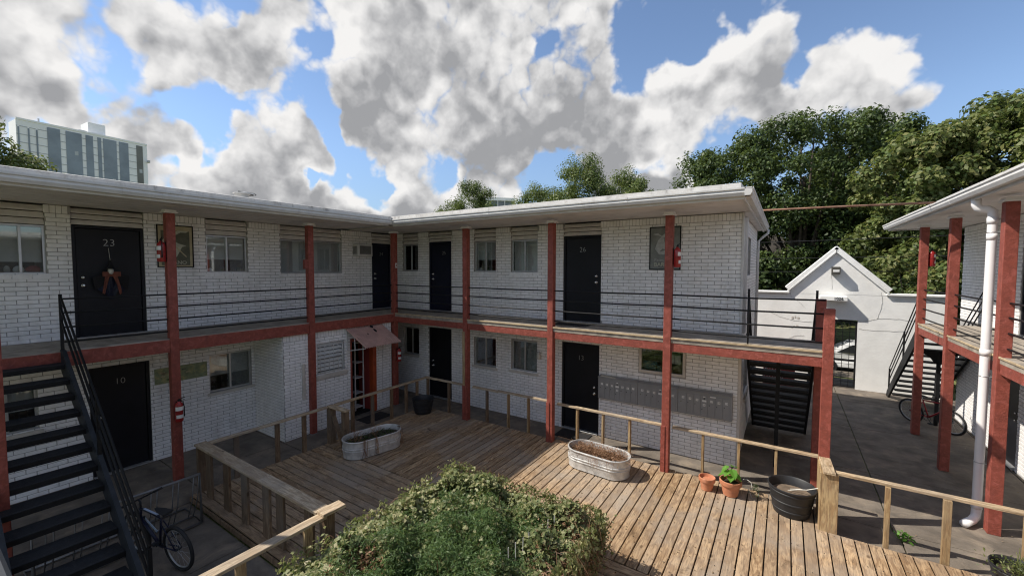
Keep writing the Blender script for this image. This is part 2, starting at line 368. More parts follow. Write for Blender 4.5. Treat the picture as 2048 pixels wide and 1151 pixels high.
def tag(o, label=None, cat=None, group=None, kind=None):
    if label: o['label'] = label
    if cat: o['category'] = cat
    if group: o['group'] = group
    if kind: o['kind'] = kind
    return o
def empty(name, loc, label, cat, group=None, rz=0., world=True):
    """world=True: parts are built in world coordinates; False: in local ones"""
    o = bpy.data.objects.new(name, None); COL.objects.link(o); o.location = loc; o.rotation_euler = (0, 0, rz)
    o.empty_display_size = .1; o['_o'] = tuple(loc) if world else (0., 0., 0.)
    return tag(o, label, cat, group)
def copy_tree(o, parent=None):
    c = o.copy(); COL.objects.link(c)
    if parent: c.parent = parent
    for ch in list(o.children): copy_tree(ch, c)
    return c
def inst(name, me, parent, loc=(0, 0, 0)):
    o = bpy.data.objects.new(name, me); COL.objects.link(o); o.parent = parent; o.location = loc; o['_o'] = parent.get('_o', (0, 0, 0)); return o

_txt = {}
def text(name, body, size, parent, matn, origin, right, up, depth=.003, bold=0.):
    """flat raised lettering; origin = centre (world), right/up = directions"""
    cu = bpy.data.curves.new('t', 'FONT'); cu.body = body; cu.size = size; cu.align_x = 'CENTER'; cu.align_y = 'CENTER'
    cu.extrude = depth/2; cu.offset = bold; cu.resolution_u = 3
    ob = bpy.data.objects.new('t', cu); COL.objects.link(ob)
    dg = bpy.context.evaluated_depsgraph_get(); me = bpy.data.meshes.new_from_object(ob.evaluated_get(dg))
    bpy.data.objects.remove(ob)
    r = Vector(right).normalized(); u_ = Vector(up).normalized(); n = r.cross(u_)
    off = Vector(parent.get('_o', (0, 0, 0))) if parent else Vector((0, 0, 0))
    me.transform(Matrix.Translation(Vector(origin)-off) @ Matrix((r, u_, n)).transposed().to_4x4())
    me.materials.clear(); me.materials.append(M[matn]); me.name = name
    o = bpy.data.objects.new(name, me); COL.objects.link(o)
    if parent: o.parent = parent; o['_o'] = tuple(off)
    return o
# ------------------------------------------------------------------ dimensions of the court
XL, YB, XR = -10.943, 9.438, 3.95            # wall planes of the three wings
PXL, PYB, PXR = -9.57, 8.28, 2.77            # post lines
ZS, ZB, ZT = 2.73, 2.48, 5.16                # walkway top, beam bottom, wall top
RAILZ = (3.55, 3.33, 3.095, 2.865)
CAMP = Vector((0, 0, 4.056))

# ------------------------------------------------------------------ ground
mb = MB()
def gz(x, y):
    g = -.03
    if y > 18.3: g -= min(.75, (y-18.3)*.13)
    if y > 18.3 and x > 4.2: g += .4*min(1, (x-4.2)*.3)
    return g
xs = [-900, -300, -120, -60, -30]+[i*1.0 for i in range(-20, 21)]+[30, 60, 120, 300, 900]
ys = [-300, -80, -20]+[float(i) for i in range(-6, 40)]+[60, 120, 300, 1200]
for y in ys:
    for x in xs: mb.v.append((x, y, gz(x, y)))
nx = len(xs)
for j in range(len(ys)-1):
    for i in range(nx-1): mb.f.append((j*nx+i, j*nx+i+1, (j+1)*nx+i+1, (j+1)*nx+i))
tag(mb.build('ground', 'grass', None, True), kind='structure')
# concrete court: a base sheet and separate slabs with real joints
mb = MB(); mb.box(-16, -4, -.20, 7, 18.2, -.06)
court = tag(mb.build('courtyard_pavement', 'dirt'), kind='structure')
def slab_row(xa, xb, ya, yb, jx, jy):
    gx = [xa]+[x for x in jx if xa < x < xb]+[xb]; gy = [ya]+[y for y in jy if ya < y < yb]+[yb]
    for i in range(len(gx)-1):
        for j in range(len(gy)-1):
            m_ = MB(); dz = random.uniform(-.004, .003)
            m_.box(gx[i]+.009, gy[j]+.009, -.06, gx[i+1]-.009, gy[j+1]-.009, dz, .006); m_.build('paving_slab', 'concrete', court)
slab_row(-15.9, 6.9, 8.47, 18.1, [-13, -9.6, -7.9, -6.2, -4.5, -2.9, -.8, 1.5, 3.9], [10.68, 13.6, 16.2])
slab_row(-15.9, -8.5, -3.9, 8.47, [-9.6], [-2, .6, 3.1, 5.0, 6.9])
slab_row(-8.5, .6, -3.9, 2.8, [-6.5, -4.4, -2.2], [-1.4, .8])
slab_row(.6, 6.9, 7.66, 8.47, [1.56, 3.9], [])
slab_row(3.5, 6.9, -3.9, 7.66, [5], [0, 3, 6])
# street beyond the gate wall
mb = MB(); mb.box(-60, 23.6, -.95, 60, 30, -.70); tag(mb.build('street', 'asphalt'), kind='structure')
mb = MB(); mb.box(-60, 22.3, -.8, 60, 23.55, -.52, .02); tag(mb.build('sidewalk', 'concrete'), kind='structure')
mb = MB(); mb.box(1.0, 18.22, -.3, 2.4, 19.6, -.02, .01); tag(mb.build('path', 'concrete'), kind='structure')

# ------------------------------------------------------------------ wall faces
class Face:
    def __init__(s, ax, val, sg): s.ax, s.val, s.sg = ax, val, sg
    def p(s, u, n, z): return Vector((s.val+s.sg*n, u, z)) if s.ax == 'x' else Vector((u, s.val+s.sg*n, z))
    def box(s, mb, u0, u1, n0, n1, z0, z1, c=0.):
        a, b = s.p(u0, n0, z0), s.p(u1, n1, z1); return mb.box(a.x, a.y, a.z, b.x, b.y, b.z, c)
    def right(s):      # direction that reads left-to-right when one looks at the face
        return Vector((0, 1 if s.sg > 0 else -1, 0)) if s.ax == 'x' else Vector((1 if s.sg < 0 else -1, 0, 0))
FL, FB, FR = Face('x', XL, 1), Face('y', YB, -1), Face('x', XR, -1)
CLX = -9.61; FC = Face('x', CLX, 1); FCS = Face('y', 5.03, -1); FE = Face('x', -.741, 1); FRE = Face('y', 15.9, 1)
PH, BL = .0762, .254

def wall_boxes(mb, F, u0, u1, z0, z1, holes, t=.16):
    zs = sorted({z0, z1, *[min(max(z, z0), z1) for h in holes for z in h[2:4]]})
    for za, zb in zip(zs, zs[1:]):
        if zb-za < 1e-5: continue
        zc = (za+zb)/2; cut = sorted((h[0], h[1]) for h in holes if h[2] < zc < h[3]); u = u0
        for a, b in cut:
            if a > u: F.box(mb, u, min(a, u1), -t, 0, za, zb)
            u = max(u, b)
        if u < u1: F.box(mb, u, u1, -t, 0, za, zb)
def brick_rects(u0, u1, z0, z1, holes, soldier=0., phase=0.):
    out = []; k = 0; z = z0 if not soldier else z1-soldier-math.floor((z1-soldier-z0)/PH)*PH
    if z-z0 > .03: out += [(r[0], r[1], z0+.003, z-.005) for r in brick_rects(u0, u1, z-PH, z, holes, 0., phase+BL/2) if r[1]-r[0] > .04]
    while z+PH*.9 < z1-soldier+.002:
        za, zb = z+.005, z+PH-.005; off = (k % 2)*BL/2+phase; u = math.floor((u0-off)/BL)*BL+off
        while u < u1:
            segs = [(max(u, u0)+.0055, min(u+BL, u1)-.0055)]
            for h in holes:
                if h[2] < (za+zb)/2 < h[3]:
                    ns = []
                    for a, b in segs:
                        if b <= h[0] or a >= h[1]: ns.append((a, b)); continue
                        if a < h[0]-.02: ns.append((a, h[0]-.004))
                        if b > h[1]+.02: ns.append((h[1]+.004, b))
                    segs = ns
            out += [(a, b, za, zb) for a, b in segs if b-a > .02]; u += BL
        z += PH; k += 1
    if soldier:
        u = u0
        while u < u1-.03:
            a, b = u+.004, min(u+PH, u1)-.004
            if not any(h[0]-.01 < (a+b)/2 < h[1]+.01 and h[3] > z1-soldier/2 for h in holes): out.append((a, b, z1-soldier+.006, z1-.006))
            u += PH
    return out
def lay_bricks(parent, F, rects, pool):
    for r in rects: pool.append((F, r, (F.p((r[0]+r[1])/2, 0, (r[2]+r[3])/2)-CAMP).length))
def set_bricks(parent, pool, hide=lambda p: False):
    """the 300 full bricks that show largest become parts, the rest one stuff part"""
    full = [i for i, (F, r, d) in enumerate(pool) if abs(r[1]-r[0]-(BL-.011)) < .002 and not hide(F.p((r[0]+r[1])/2, 0, (r[2]+r[3])/2))]
    full.sort(key=lambda i: pool[i][2]); big = set(full[:300]); cache = {}
    rest = MB(); off = Vector(parent.get('_o'))
    for i, (F, r, d) in enumerate(pool):
        pr = .0075+random.uniform(-.002, .003)
        if i in big:
            k = (F.ax, F.sg, random.randrange(4))
            if k not in cache:
                m_ = MB(); h = ((BL-.011)/2, (.02+.0075+k[2]*.0012)/2, (PH-.010)/2)
                if F.ax == 'x': h = (h[1], h[0], h[2])
                m_.cbox(Vector((0, 0, 0)), h, .0045); cache[k] = (m_.mesh('brick', 'white_brick'), h[1] if F.ax == 'y' else h[0])
            me, hn = cache[k]; c = F.p((r[0]+r[1])/2, hn-.02, (r[2]+r[3])/2)
            inst('brick', me, parent, c-off)
        else: F.box(rest, r[0], r[1], -.02, pr, r[2], r[3], .0045)
    tag(rest.build('brick', 'white_brick', parent), kind='stuff')

def inview(p):
    d = -math.sin(.5815)*p.x+math.cos(.5815)*p.y; r = math.cos(.5815)*p.x+math.sin(.5815)*p.y
    return d > .3 and abs(r/d) < 1.25

def window(wing, F, u0, u1, z0, z1, blind=1., flip=False, sill='brick', siding=True, glassy=True, bmat='blind', rec=.10, mull=True, drop_label=None, open_gap=None):
    um = (u0+u1)/2
    m_ = MB(); t = .034
    F.box(m_, u0, u1, -rec, -rec+.05, z0, z0+t, .003); F.box(m_, u0, u1, -rec, -rec+.05, z1-t, z1, .003)
    F.box(m_, u0, u0+t, -rec+.001, -rec+.049, z0+t, z1-t); F.box(m_, u1-t, u1, -rec+.001, -rec+.049, z0+t, z1-t)
    wn = m_.build('window', 'aluminium', wing)
    if mull:
        m_ = MB(); F.box(m_, um-.018, um+.018, -rec+.004, -rec+.055, z0+t, z1-t, .003); m_.build('mullion', 'aluminium', wn)
    for a, b, n in (((u0+t, um-.018, -rec+.018), (um+.018, u1-t, -rec+.03)) if mull else ((u0+t, u1-t, -rec+.02),)):
        m_ = MB(); F.box(m_, a, b, n, n+.004, z0+t, z1-t); m_.build('pane', 'glass', wn)
    if blind > 0:
        m_ = MB(); zb = z1-t-(z1-z0-2*t)*blind; n = int((z1-t-zb)/.021)
        sgn = 1
        for i in range(n):
            z = zb+.004+i*.021; a = [F.p(u0+t+.004, -rec-.03, z), F.p(u1-t-.004, -rec-.03, z), F.p(u1-t-.004, -rec-.042, z+.0225), F.p(u0+t+.004, -rec-.042, z+.0225)]
            m_.add(a, [(0, 1, 2, 3)])
        m_.build('blind', bmat, wn)
    m_ = MB(); F.box(m_, u0-.03, u1+.03, -1.3, -1.28, z0-.1, z1+.1); F.box(m_, u0-.03, u1+.03, -1.28, -.165, z0-.12, z0-.1); m_.build('room', 'room', wn)
    if sill == 'brick':
        n = max(3, round((u1-u0+.1)/.20)); w_ = (u1-u0+.1)/n
        for i in range(n):
            m_ = MB(); F.box(m_, u0-.05+i*w_+.003, u0-.05+(i+1)*w_-.003, -.09, .022, z0-.092, z0-.008, .006); m_.build('sill_brick', 'white_brick', wing)
    elif sill == 'slab':
        m_ = MB(); F.box(m_, u0-.05, u1+.05, -.09, .045, z0-.07, z0-.004, .006); m_.build('sill', 'tan_trim', wn)
    if siding: board(wing, F, u0, u1, z1+.004, ZT-.01)
def board(wing, F, u0, u1, z0, z1):
    n = max(2, round((z1-z0)/.105)); h = (z1-z0)/n
    for i in range(n):
        m_ = MB(); za, zb = z0+i*h+.006, z0+(i+1)*h-.006
        q = [(.004, za+.012), (-.006, za+.002), (-.078, za+.002), (-.08, zb-.002), (-.066, zb-.002), (-.03, za+h*.5)]
        m_.extrude(q, lambda n_, z: F.p(u0+.006, n_, z), lambda n_, z: F.p(u1-.006, n_, z)); m_.build('siding_board', 'siding', wing)
    m_ = MB(); F.box(m_, u0, u1, -.10, -.085, z0-.003, z1+.003); m_.build('siding_shade_backing', 'soil', wing)  # soil-dark sheet painted in for the shadow lines between the boards

def door(wing, F, u0, u1, z0, z1, num=None, hinge_left=True, matn='black_door', siding=True, numz=None, numc=None, knobs=True, lab=None, numsize=.15):
    f = .05
    m_ = MB(); F.box(m_, u0, u0+f, -.10, -.015, z0, z1, .004); F.box(m_, u1-f, u1, -.10, -.015, z0, z1, .004); F.box(m_, u0+f, u1-f, -.10, -.016, z1-f, z1, .004)
    m_.build('door_frame', matn, wing)
    m_ = MB(); F.box(m_, u0+f+.006, u1-f-.006, -.095, -.05, z0+.02, z1-f-.006, .003); dr = m_.build('door', matn, wing)
    if lab: dr['label'] = lab
    m_ = MB(); F.box(m_, u0+.01, u1-.01, -.10, .05, z0-.004, z0+.016, .003); m_.build('threshold', 'aluminium', wing)
    r = F.right(); lo_is_left = (r.x+r.y) > 0
    # knob side
    ku = (u1-f-.085) if hinge_left == lo_is_left else (u0+f+.085)
    if knobs:
        for z, rr in ((z0+.98, .028), (z0+1.13, .022)):
            m_ = MB(); c = F.p(ku, -.05, z); n = F.p(ku, 0, z)-F.p(ku, -1, z)
            m_.tube([c, c+n*.012], rr+.008, 12); m_.tube([c+n*.012, c+n*.035, c+n*.055, c+n*.062], [rr*.5, rr*.6, rr, rr*.6], 12)
            m_.build('knob' if rr > .025 else 'deadbolt', 'chrome', dr, True)
    if num:
        text('door_number', num, numsize, dr, 'brushed_number', F.p(numc if numc else (u0+u1)/2, -.046, numz or z1-.33), r, (0, 0, 1), .004, -.0035)
    if siding: board(wing, F, u0, u1, z1+.004, ZT-.01)

def post(wing, x, y, z0, z1, w_=.14, cap=True, name='post', matn='red_post', lab=None):
    m_ = MB(); m_.box(x-w_/2, y-w_/2, z0, x+w_/2, y+w_/2, z1, .006); p = m_.build(name, matn, wing)
    if lab: p['label'] = lab
    if cap:
        m_ = MB(); m_.box(x-.11, y-.11, z1+.001, x+.11, y+.11, z1+.022, .003); m_.box(x-.09, y-.09, z1+.023, x+.09, y+.09, z1+.06, .004); m_.build('post_cap', 'pvc', wing)
    return p
def beam_(wing, a, b, lab=None):
    m_ = MB(); m_.beam(a, b, .085, .235, c=.006); o = m_.build('beam', 'red_post', wing); return o
def rails(wing, a, b, zs=RAILZ, r=.016, base=True):
    for z in zs:
        m_ = MB(); pa, pb = Vector((a[0], a[1], z)), Vector((b[0], b[1], z)); n = 5; P = []
        for i in range(n+1):
            q = pa.lerp(pb, i/n); q.z += random.uniform(-.003, .003)-.008*math.sin(math.pi*i/n); P.append(q)
        m_.tube(P, r, 6); m_.build('guard_rail', 'black_metal', wing, True)
GUT = [(0, 0), (.075, 0), (.105, .05), (.098, .085), (.118, .10), (.118, .125), (.105, .125), (.09, .105), (.012, .105), (.012, .128), (0, .128)]
def gutter(wing, a, b, out, z):
    """a,b: 2D ends of the fascia line, out: outward 2D direction"""
    m_ = MB(); A = lambda d, h: Vector((a[0]+out[0]*d, a[1]+out[1]*d, z+h)); B = lambda d, h: Vector((b[0]+out[0]*d, b[1]+out[1]*d, z+h))
    m_.extrude(GUT, A, B); g_ = m_.build('gutter', 'white_trim', wing)
    L_ = math.hypot(b[0]-a[0], b[1]-a[1]); n = int(L_/3.05)
    for i in range(1, n+1):
        f = i*3.05/L_; f2 = f+.05/L_; G2 = [(d*1.025+.001, h*1.0-.0015 if h < .06 else h+.0015) for d, h in GUT]
        P0 = lambda d, h, f=f: Vector((a[0]+(b[0]-a[0])*f+out[0]*d, a[1]+(b[1]-a[1])*f+out[1]*d, z+h)); P1_ = lambda d, h, f=f2: Vector((a[0]+(b[0]-a[0])*f+out[0]*d, a[1]+(b[1]-a[1])*f+out[1]*d, z+h))
        m_ = MB(); m_.extrude(G2, P0, P1_); m_.build('gutter_joint', 'white_trim', g_)

# ================================================================== LEFT WING
left = empty('apartment_wing', (XL, 3, 0), 'white brick two-storey wing on the left with doors 23 and 10 and a red-framed walkway', 'building')
LU = [(1.05, 1.64, 3.93, 9), (1.96, 2.99, 2.0, 9), (4.08, 4.94, 3.93, 9), (5.73, 7.51, 3.90, 9), (8.58, 9.33, 2.0, 9)]
LLo = [(2.10, 3.0, -1, 2.16), (4.06, 4.96, 1.18, 2.05), (.75, 1.45, 1.2, 2.05)]
m_ = MB(); wall_boxes(m_, FL, -4, 9.44, 2.6, ZT, LU); wall_boxes(m_, FL, -4, 5.05, 0, 2.6, LLo)
wall_boxes(m_, FL, 5.05, 9.6, 0, 2.6, [])
m_.box(-16, -4, 0, -15.8, 14.6, ZT); m_.box(-15.8, -4, 0, XL-.17, -3.8, ZT); m_.box(-15.8, -3.8, 2.5, XL-.17, 9.3, 2.6)
m_.build('wall', 'mortar', left)
pool = []
lay_bricks(left, FL, brick_rects(-1.5, 9.44, ZS+.01, ZT, LU, .15), pool)
lay_bricks(left, FL, brick_rects(-1.5, 5.05, .0, 2.47, LLo), pool)
# projecting closet under the walkway
CH = [(5.86, 6.62, 1.40, 2.20), (6.80, 7.60, -1, 2.16)]
m_ = MB(); wall_boxes(m_, FC, 5.03, 8.17, 0, 2.47, CH, .14); wall_boxes(m_, FCS, XL, CLX-.14, 0, 2.47, [], .14)
m_.box(XL, 8.03, 0, CLX-.14, 8.17, 2.47); m_.build('wall', 'mortar', left)
lay_bricks(left, FC, brick_rects(5.04, 8.17, 0, 2.47, CH, .15, .1), pool)
lay_bricks(left, FCS, brick_rects(XL+.01, CLX, 0, 2.47, []), pool)
set_bricks(left, pool, lambda p: not inview(p) or (p.x > XL+.1 and p.y < 5.04 and p.x < CLX-.05))
window(left, FL, 1.05, 1.64, 3.93, 4.79, .78)
window(left, FL, 4.08, 4.94, 3.93, 4.79, .66)
window(left, FL, 5.73, 7.51, 3.90, 4.79, 1., mull=False, sill='brick')
window(left, FL, 4.06, 4.96, 1.18, 2.05, .6, sill='slab', siding=False, bmat='curtain')
window(left, FL, .75, 1.45, 1.2, 2.05, .6, sill='slab', siding=False)
door(left, FL, 1.96, 2.99, ZS, 4.83, '23', hinge_left=False, numsize=.19, numz=4.52)
door(left, FL, 8.58, 9.33, ZS, 4.82, '24', hinge_left=False, matn='navy_door', numc=8.98)
door(left, FL, 2.10, 3.0, .02, 2.14, '10', hinge_left=False, siding=False, numz=1.80, numsize=.17)
# closet window: louvred pane with white security bars
w0 = MB(); FC.box(w0, 5.86, 6.62, -.09, -.03, 1.40, 1.44); FC.box(w0, 5.86, 6.62, -.09, -.03, 2.16, 2.2); FC.box(w0, 5.86, 5.9, -.089, -.031, 1.44, 2.16); FC.box(w0, 6.58, 6.62, -.089, -.031, 1.44, 2.16)
cw = w0.build('window', 'white_trim', left)
for i in range(7):
    z = 1.47+i*.101; q = MB()
    q.extrude([(-.03, z), (-.024, z+.004), (-.070, z+.078), (-.076, z+.074)], lambda n, z_: FC.p(5.905, n, z_), lambda n, z_: FC.p(6.575, n, z_)); q.build('louvre_slat', 'blind', cw)
for i in range(6):
    u = 5.93+i*.124; q = MB(); q.tube([FC.p(u, .02, 1.42), FC.p(u, .02, 2.18)], .008, 6); q.build('security_bar', 'white_trim', cw, True)
for z in (1.45, 1.80, 2.15):
    q = MB(); q.tube([FC.p(5.86, .033, z), FC.p(6.64, .033, z)], .008, 6); q.build('security_bar', 'white_trim', cw, True)
q = MB(); FC.box(q, 5.80, 6.68, -.02, .05, 1.28, 1.39, .01); q.build('sill', 'tan_trim', cw)
q = MB(); FC.box(q, 5.84, 6.64, -.14, -.13, 1.38, 2.22); q.build('room', 'room', cw)
# doorway: orange frame, open dark room with white shelves
q = MB(); FC.box(q, 6.80, 6.85, -.13, .01, 0, 2.16, .004); FC.box(q, 6.85, 7.55, -.12, .005, 2.08, 2.16, .004); q.build('door_frame', 'red_post', left)
q = MB(); FC.box(q, 7.50, 7.62, -.13, .03, .02, 2.1, .004); q.build('door_frame', 'orange_paint', left)
q = MB(); q.box(CLX-.62, 7.50, .05, CLX-.135, 7.54, 2.06, .003); q.build('open_door', 'far_red', left)
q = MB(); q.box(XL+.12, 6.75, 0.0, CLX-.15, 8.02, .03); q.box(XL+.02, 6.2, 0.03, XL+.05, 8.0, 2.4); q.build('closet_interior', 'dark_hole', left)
sh = MB()
sh.box(CLX-.36, 7.17, .05, CLX-.33, 7.20, 1.98); sh.box(CLX-.36, 7.44, .05, CLX-.33, 7.47, 1.98); shelf = sh.build('shelf_frame', 'white_trim', left)
for z in (.12, .52, .95, 1.38, 1.95): q = MB(); q.box(CLX-.60, 7.202, z, CLX-.33, 7.438, z+.025, .003); q.build('shelf_board', 'white_trim', shelf)
# corrugated awning over it
aw = MB(); nA = 46; y0, y1 = 6.68, 7.86; rows = []
for i in range(nA*2+1):
    yy = y0+(y1-y0)*i/(nA*2); b = .012*(1 if i % 4 in (1, 2) else -1)
    yo = (yy-7.27)*.0
    rows.append(((CLX+.03, yy-.03, 2.46+b), (CLX+.78, yy+.03, 2.02+b)))
vs = [p for r in rows for p in r]; fs = [(2*i, 2*i+1, 2*i+3, 2*i+2) for i in range(len(rows)-1)]
n0 = len(vs); vs += [(a, b, c-.004) for a, b, c in vs]; fs += [tuple(n0+k for k in f[::-1]) for f in fs]; aw.add(vs, fs)
aw_o = aw.build('awning', 'awning', left)
for (u, v, a, b) in ((.30, .62, .075, .035), (.42, .36, .035, .02), (.10, .62, .06, .05)):
    q = MB(); yc = y0+(y1-y0)*v; xc = CLX+.03+.75*u; zc = 2.46-.44*u+.016
    pts = [(xc+a*math.cos(k)*random.uniform(.6, 1.1), yc+b*math.sin(k)*random.uniform(.6, 1.2)) for k in np.linspace(0, 6.0, 9)]
    q.extrude(pts, lambda x, y: Vector((x, y, 2.46-.44*(x-CLX-.03)/.75+.0135)), lambda x, y: Vector((x, y, 2.46-.44*(x-CLX-.03)/.75+.017))); q.build('hole', 'dark_hole', aw_o)
for yy in (6.70, 7.84):
    q = MB(); q.beam((CLX+.01, yy, 1.86), (CLX+.74, yy+.02, 2.0), .02, .02); q.beam((CLX+.02, yy, 1.86), (CLX+.02, yy, 2.42), .02, .02); q.beam((CLX+.35, yy, 1.93), (CLX+.33, yy, 2.25), .015, .015); q.build('bracket', 'white_trim', aw_o)
q = MB(); q.tube([FC.p(7.83, .02, .3), FC.p(7.83, .02, 1.2), FC.p(7.87, .02, 2.0), FC.p(7.86, .02, 2.45)], .010, 6); q.build('conduit', 'white_trim', left, True)
q = MB(); FC.box(q, 5.46, 5.53, .0, .05, .9, 1.75, .004); q.build('cover_strip', 'tan_trim', left)
# walkway deck, ceiling, beams, posts
q = MB(); q.box(XL, -3.8, 2.635, PXL+.045, 9.44, ZS, .004); q.build('walkway', 'walk_top', left)
q = MB(); q.box(XL, -3.8, 2.482, PXL-.045, 8.24, 2.5); q.build('walkway_ceiling', 'soffit', left)
for y0, y1 in ((-3.5, .76), (.9, 2.92), (3.06, 5.63), (5.77, 8.21)): beam_(left, (PXL+.01, y0, 2.595), (PXL+.01, y1, 2.595))
for y in (2.99, 5.70): post(left, PXL, y, 0, 5.05)
post(left, PXL, 8.28, 0, 5.05)
post(left, -7.68, .69, 0, 5.05, .12); q = MB(); q.box(-7.85, .58, 0, -7.78, .70, 5.05, .004); q.build('post', 'red_post', left)
rails(left, (PXL-.03, 1.56), (PXL-.03, 8.25))
# roof
q = MB(); q.box(-16, -4, 5.20, -8.64, 7.46, 5.30); q.build('roof_deck', 'white_trim', left)
q = MB(); q.extrude([(-16, 5.302), (-8.70, 5.302), (-8.66, 5.31), (-8.66, 5.385), (-8.72, 5.40), (-16, 5.60)], lambda x, z: Vector((x, -4, z)), lambda x, z: Vector((x, 7.42, z))); q.build('roof_membrane', 'roof_white', left)
nb = 7; wv = (-8.66-(XL+.0))/nb
for i in range(nb): q = MB(); q.box(XL+.002+i*wv, -3.9, 5.165+.001*i, XL+(i+1)*wv-.006, 7.3, 5.19); q.build('soffit_board', 'soffit', left)
q = MB(); q.box(-8.66, -4, 5.13, -8.62, 7.30, 5.31, .004); q.build('fascia', 'white_trim', left)
gutter(left, (-8.618, -4), (-8.618, 7.36), (1, 0), 5.17)
# roof vent with a torn cap
q = MB(); q.lathe([(.13, 5.4), (.13, 5.60), (.16, 5.61)], 14, (-9.7, 4.30, 0)); q.lathe([(.19, 5.60), (.21, 5.62), (.02, 5.66)], 14, (-9.68, 4.34, 0)); q.build('roof_vent', 'white_trim', left, True)
q = MB(); q.beam((-9.8, 4.3, 5.66), (-9.6, 4.52, 5.62), .14, .03); q.build('vent_flap', 'dark_hole', left)
for y in (2.99, 5.70, 8.28):
    q = MB(); q.box(PXL-.09, y-.09, 0, PXL+.09, y+.09, .012, .003); q.build('post_base', 'rack', left)
# ================================================================== BACK WING
back = empty('apartment_wing', (-5, YB, 0), 'white brick two-storey wing behind the deck with doors 25, 26 and 13', 'building')
BUp = [(-10.47, -9.78, 3.95, 9), (-9.30, -8.38, 2, 9), (-7.51, -6.74, 3.95, 9), (-6.24, -5.41, 3.95, 9), (-4.66, -3.67, 2, 9)]
BLo = [(-10.46, -9.77, 1.25, 2.12), (-9.32, -8.39, -1, 2.2), (-7.52, -6.74, 1.25, 2.09), (-6.22, -5.41, 1.28, 2.10), (-4.68, -3.69, -1, 2.2)]
m_ = MB(); wall_boxes(m_, FB, XL, -.741, 2.6, ZT, BUp); wall_boxes(m_, FB, XL, -.741, 0, 2.6, BLo)
wall_boxes(m_, FE, YB+.16, 14.3, 0, ZT, [(10.7, 11.9, 1.1, 2.1), (10.6, 11.9, 3.9, 4.8)])
m_.box(-15.8, 14.3, 0, -.741, 14.5, ZT); m_.box(-15.8, 9.6, 2.5, -.9, 14.3, 2.6); m_.box(-15.8, 9.45, 0, XL-.02, 9.59, ZT)
m_.build('wall', 'mortar', back); pool = []
lay_bricks(back, FB, brick_rects(XL+.01, -.741, ZS+.01, ZT, BUp, .15, .05), pool)
lay_bricks(back, FB, brick_rects(XL+.01, -.741, 0, 2.47, BLo+[(-2.74, -1.73, 1.70, 2.30)], 0, .05), pool)
lay_bricks(back, FE, brick_rects(YB+.02, 14.3, 0.0, ZT, [(10.7, 11.9, 1.1, 2.1), (10.6, 11.9, 3.9, 4.8)], .15), pool)
set_bricks(back, pool, lambda p: p.x > -.745 or (abs(p.z-2.6) < .2))
for (a, b, c, d), bl in zip((BUp[0], BUp[2], BUp[3]), (.55, .62, 1.)): window(back, FB, a, b, c, 4.80, bl)
for (a, b, c, d), bl, bmn in zip((BLo[0], BLo[2], BLo[3]), (0, 0, 1.), ('blind', 'blind', 'curtain')): window(back, FB, a, b, c, d, bl, sill='slab', siding=False, bmat=bmn)
window(back, FE, 10.7, 11.9, 1.1, 2.1, 1., sill='slab', siding=False); window(back, FE, 10.6, 11.9, 3.9, 4.8, 1., siding=True)
door(back, FB, -9.30, -8.38, ZS, 4.84, '25', hinge_left=False, matn='navy_door', numc=-8.72, numz=4.50)
door(back, FB, -4.66, -3.67, ZS, 4.84, '26', hinge_left=True, numz=4.50, numsize=.17)
door(back, FB, -9.32, -8.39, .02, 2.18, None, hinge_left=False, siding=False)
door(back, FB, -4.68, -3.69, .02, 2.18, '13', hinge_left=True, siding=False, numz=1.83, numsize=.17)
# corner trim and downspout at the end wall
q = MB(); q.box(-.745, YB-.03, 2.74, -.70, YB+.05, ZT, .004); q.build('corner_trim', 'white_trim', back)
q = MB(); q.box(-.738, YB+.32, 2.72, -.66, YB+.42, 5.1, .012); q.build('downspout', 'white_trim', back)
q = MB(); q.box(-.745, YB-.012, 0, -.69, YB+.07, 2.48, .004); q.build('corner_trim', 'tan_trim', back)
# notice case on the lower wall
q = MB(); c = (-2.73, -1.74, 1.71, 2.29); F = FB
for a, b, d, e in ((c[0], c[1], c[2], c[2]+.055), (c[0], c[1], c[3]-.05, c[3]), (c[0], c[0]+.055, c[2]+.055, c[3]-.05), (c[1]-.055, c[1], c[2]+.055, c[3]-.05)): F.box(q, a, b, -.02, .028, d, e, .004)
nc = q.build('notice_case', 'tan_trim', back)
q = MB(); F.box(q, -2.67, -1.80, -.02, .0, 1.77, 2.24); q.build('backboard', 'label_black', nc)
q = MB(); F.box(q, -2.64, -2.33, .001, .004, 1.80, 1.98); F.box(q, -2.36, -2.24, .001, .004, 1.78, 1.90); q.build('poster_sheet', 'screen_teal', nc)
q = MB(); F.box(q, -2.06, -1.97, .001, .004, 1.98, 2.17); F.box(q, -1.96, -1.84, .001, .004, 1.97, 2.17); q.build('paper_sheet', 'paper', nc)
q = MB(); F.box(q, -2.40, -2.22, .001, .003, 1.99, 1.994); F.box(q, -2.40, -2.396, .001, .003, 1.994, 2.13); F.box(q, -2.40, -2.22, .001, .003, 2.13, 2.136); q.build('drawn_outline', 'label_white', nc)
q = MB(); F.box(q, -2.67, -1.80, .010, .013, 1.77, 2.24); q.build('pane', 'glass', nc)
